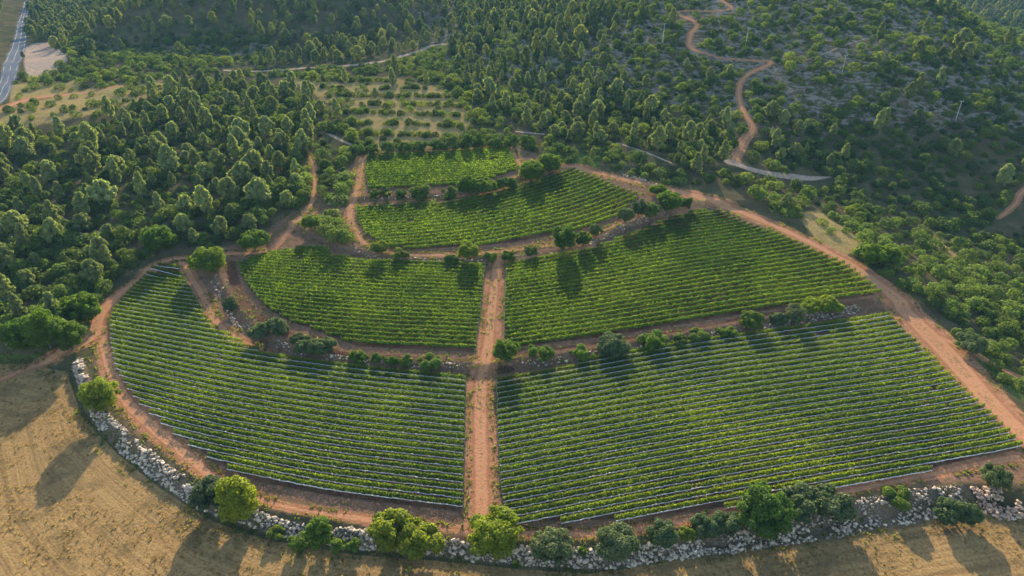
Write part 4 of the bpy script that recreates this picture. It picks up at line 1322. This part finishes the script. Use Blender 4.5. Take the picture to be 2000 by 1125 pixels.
def instancer(name, P, sel, sources, scale, label, col=(1, 1, 1, 0)):
    """one mass of plants: points on the ground with copies of the plants standing nearby"""
    x, y, z = P[0][sel], P[1][sel], P[2][sel]
    me = bpy.data.meshes.new(name)
    me.vertices.add(len(x))
    me.vertices.foreach_set('co', np.column_stack([x, y, z - .15]).astype(np.float32).ravel())
    me.update()
    sa_ = me.attributes.new('plant_scale', 'FLOAT', 'POINT')
    sa_.data.foreach_set('value', np.ascontiguousarray(scale, dtype=np.float32))
    o = bpy.data.objects.new(name, me)
    COL.objects.link(o)
    o.color = col
    tag(o, label, None, None, 'stuff')
    ng = bpy.data.node_groups.new(name + '_scatter', 'GeometryNodeTree')
    ng.interface.new_socket('Geometry', in_out='INPUT', socket_type='NodeSocketGeometry')
    ng.interface.new_socket('Geometry', in_out='OUTPUT', socket_type='NodeSocketGeometry')
    N = ng.nodes
    gi = N.new('NodeGroupInput'); go = N.new('NodeGroupOutput')
    inst = N.new('GeometryNodeInstanceOnPoints')
    g2i = N.new('GeometryNodeGeometryToInstance')
    for sob in reversed(sources):
        oi = N.new('GeometryNodeObjectInfo')
        oi.transform_space = 'ORIGINAL'
        oi.inputs['Object'].default_value = sob
        oi.inputs['As Instance'].default_value = False
        ng.links.new(oi.outputs['Geometry'], g2i.inputs[0])
    inst.inputs['Pick Instance'].default_value = True
    rot = N.new('FunctionNodeRandomValue'); rot.data_type = 'FLOAT_VECTOR'
    rot.inputs[0].default_value = (-.06, -.06, 0); rot.inputs[1].default_value = (.06, .06, 6.28)
    scl = N.new('GeometryNodeInputNamedAttribute'); scl.data_type = 'FLOAT'
    scl.inputs['Name'].default_value = 'plant_scale'
    ng.links.new(gi.outputs[0], inst.inputs['Points'])
    ng.links.new(g2i.outputs[0], inst.inputs['Instance'])
    ng.links.new(rot.outputs[0], inst.inputs['Rotation'])
    ng.links.new(scl.outputs[0], inst.inputs['Scale'])
    ng.links.new(inst.outputs[0], go.inputs[0])
    md = o.modifiers.new('scatter', 'NODES')
    md.node_group = ng
    return o

pine_src, seen_ = [], set()
for o in COL.objects:
    if o.type == 'MESH' and o.name.startswith('crown') and o.data.name in {p[0].name for p in PINE_VAR} and o.data.name not in seen_:
        pine_src.append(o); seen_.add(o.data.name)
bush_src, seen_ = [], set()
for o in COL.objects:
    if o.type == 'MESH' and o.data.name in {b.name for b in BUSH_VAR} and o.data.name not in seen_:
        bush_src.append(o); seen_.add(o.data.name)
u_ = rng.random(len(PINE_REST))
instancer('pine_forest', px_all, PINE_REST, pine_src, .42 + .56 * u_, 'dense mass of distant pines covering the far slopes')
bpx, bpy_ = bx_all[3][BUSH_REST], bx_all[4][BUSH_REST]
u_ = rng.random(len(BUSH_REST))
bsc = .5 + .95 * u_ ** 1.4
bsc = np.where(in_poly(bpx, bpy_, TERR), .50 + .60 * u_, bsc)
bsc = np.where((bpx > 1050) & (bpy_ < 230), .50 + .90 * u_ ** 1.4, bsc)
instancer('scrub', bx_all, BUSH_REST, bush_src, bsc, 'evergreen scrub covering the rocky hillside')

# ------------------------------------------------------------------ weeds and dry grass
M_DRY = leaf_material('dry_grass', (.12, .08, .03), (.32, .225, .09), trans=.35, tcol=1.3)
M_WEED = leaf_material('green_weeds', (.05, .075, .016), (.15, .17, .04), trans=.4, tcol=1.6)

def tufts(name, label, mat, x, y, hmin, hmax, blades=5):
    n = len(x)
    z = T(x, y)
    h = np.repeat(hmin + (hmax - hmin) * rng.random(n) ** 2, blades)
    bx, by, bz = (np.repeat(a, blades) for a in (x, y, z))
    m = n * blades
    bx = bx + rng.normal(size=m) * .22; by = by + rng.normal(size=m) * .22
    an = rng.random(m) * 6.28
    wd = (.10 + .14 * rng.random(m)) * (.5 + h)
    lean = rng.normal(size=(m, 2)) * .35 * h[:, None]
    c, s_ = np.cos(an) * wd, np.sin(an) * wd
    V = np.stack([np.column_stack([bx - c, by - s_, bz - .03]), np.column_stack([bx + c, by + s_, bz - .03]),
                  np.column_stack([bx + c * .5 + lean[:, 0], by + s_ * .5 + lean[:, 1], bz + h]), np.column_stack([bx - c * .5 + lean[:, 0], by - s_ * .5 + lean[:, 1], bz + h])], 1).reshape(-1, 3)
    tn = np.repeat(np.repeat(rng.random(n), blades) * .6 + .4 * rng.random(m), 4)
    tag(link(name, mesh_np(name, V, np.arange(4 * m).reshape(-1, 4), mat, tn)), label, None, None, 'stuff')

def edge_points(lines, per_m, lo, hi):
    xs, ys = [], []
    for l in lines:
        seg = np.hypot(*np.diff(l[:, :2], axis=0).T); cs = np.concatenate([[0], np.cumsum(seg)])
        n = int(cs[-1] * per_m)
        q = rng.random(n) * cs[-1]
        dx, dy = np.interp(q, cs, np.gradient(l[:, 0], cs)), np.interp(q, cs, np.gradient(l[:, 1], cs))
        w = np.interp(q, cs, l[:, 2]) / 2
        e = (lo + (hi - lo) * rng.random(n)) * np.where(rng.random(n) < .5, -1, 1) * w
        k = vnoise(q, q * 0 + l[0, 0], 7) > .35
        xs.append((np.interp(q, cs, l[:, 0]) - dy * e)[k]); ys.append((np.interp(q, cs, l[:, 1]) + dx * e)[k])
    return np.concatenate(xs), np.concatenate(ys)

def not_on(x, y, plots=True):
    m = np.ones(x.shape, bool)
    if plots:
        for g in PLOT_G.values():
            m &= poly_mask(x, y, g, .5) < .3
    return m

allroads = [ROAD_G[k] for k in ('centre', 'left', 'saddle', 'upper', 'right', 'outer', 'tip', 'topfield', 'toptrack')]
ex, ey = edge_points(allroads, 9, .62, 1.15)
k = not_on(ex, ey); ex, ey = ex[k], ey[k]
half = rng.random(len(ex)) < .62
# the wall and its foot
wx = np.interp(np.linspace(0, len(W0_G) - 1, 5200), np.arange(len(W0_G)), W0_G[:, 0]); wy = np.interp(wx, W0_G[:, 0], W0_G[:, 1])
wx = wx + rng.normal(size=len(wx)) * .8; wy = wy - 2.2 + rng.normal(size=len(wy)) * 2.6
k = vnoise(wx, wy, 5) > .40; wx, wy = wx[k], wy[k]
kk = rng.random(len(wx)) < .5
sx = rng.uniform(-150, 150, 24000); sy = rng.uniform(60, 150, 24000)
sd = sy - np.interp(sx, W0_G[:, 0], W0_G[:, 1])
k = (sd < -3.5) & (vnoise(sx, sy, 6) + .5 * vnoise(sx, sy, 19) > .62); sx, sy = sx[k], sy[k]
iq = ground_poly([(590, 425), (700, 455), (660, 484), (560, 478), (540, 470)])
jx = rng.uniform(-140, 60, 26000); jy = rng.uniform(130, 300, 26000)
k = in_poly(jx, jy, INNER) & not_on(jx, jy) & (vnoise(jx, jy, 6) > .5); jx, jy = jx[k], jy[k]
tufts('dry_grass', 'dry straw-coloured grass tufts along tracks, walls and over the stubble', M_DRY, np.concatenate([ex[half], wx[kk], sx, jx[::2]]), np.concatenate([ey[half], wy[kk], sy, jy[::2]]), .06, .38, 4)
tufts('weeds', 'green weeds along track edges, rubble walls and the saddle', M_WEED, np.concatenate([ex[~half], wx[~kk], jx[1::2]]), np.concatenate([ey[~half], wy[~kk], jy[1::2]]), .10, .55, 5)

# ------------------------------------------------------------------ utility poles
def utility_pole(px, ybase, ytop, label):
    x, y, z, s = (float(v[0]) for v in scale_at(px, ybase))
    h = (ybase - ytop) / s * 1.12
    root = bpy.data.objects.new('utility_pole', None)
    COL.objects.link(root)
    root.location = (x, y, z)
    V, F = tube([[0, 0, -.5], [0, 0, h * .5], [0, 0, h]], [.17, .14, .10], 8)
    link('pole', mesh_np('pole', V, F, M_POLE, None, True), root)
    V, F = tube([[-.8, 0, h - .5], [0, 0, h - .47], [.8, 0, h - .5]], [.05, .07, .05], 4)
    link('crossarm', mesh_np('crossarm', V, F, M_POLE), root)
    for k in (-.75, 0, .75):
        V, F = tube([[k, 0, h - .42], [k, 0, h - .2], [k, 0, h]], [.06, .16, .05], 6)
        link('insulator', mesh_np('insulator', V, F, M_NET), root)
    tag(root, label, 'utility pole', None)

utility_pole(1455, 96, 60, 'pale utility pole on the rocky hilltop beside the winding track')
utility_pole(1645, 140, 112, 'pale utility pole right of the sharp bend of the hill track')
utility_pole(1866, 236, 201, 'slanting-looking light pole on the dark right flank of the hill')
utility_pole(1294, 86, 52, 'thin pole on the hill left of the winding track')

# ------------------------------------------------------------------ air
def haze_box():
    lo = (-1180, -60, float(Z.min()) - 1.5); hi = (1530, 1930, float(Z.max()) + 16)
    hi = (hi[0], hi[1], max(hi[2], CAM_H + 20))
    V = np.array([[a, b, c] for a in (lo[0], hi[0]) for b in (lo[1], hi[1]) for c in (lo[2], hi[2])], float)
    F = np.array([(0, 1, 3, 2), (4, 6, 7, 5), (0, 4, 5, 1), (2, 3, 7, 6), (0, 2, 6, 4), (1, 5, 7, 3)])
    m, nt = new_mat('haze_air')
    N = NT(nt)
    v = N.n('ShaderNodeVolumePrincipled')
    v.inputs['Color'].default_value = (.26, .60, 1, 1)
    v.inputs['Density'].default_value = .00005
    v.inputs['Anisotropy'].default_value = 0.0
    o = N.n('ShaderNodeOutputMaterial')
    N.l(v.outputs[0], o.inputs['Volume'])
    tag(link('haze', mesh_np('haze', V, F, m)), kind='stuff')

haze_box()
print('rows', VINE_COUNT, 'pines', len(px_all[0]), 'bushes', len(bx_all[0]), 'zmax', Z.max(), 'verts', X.size)
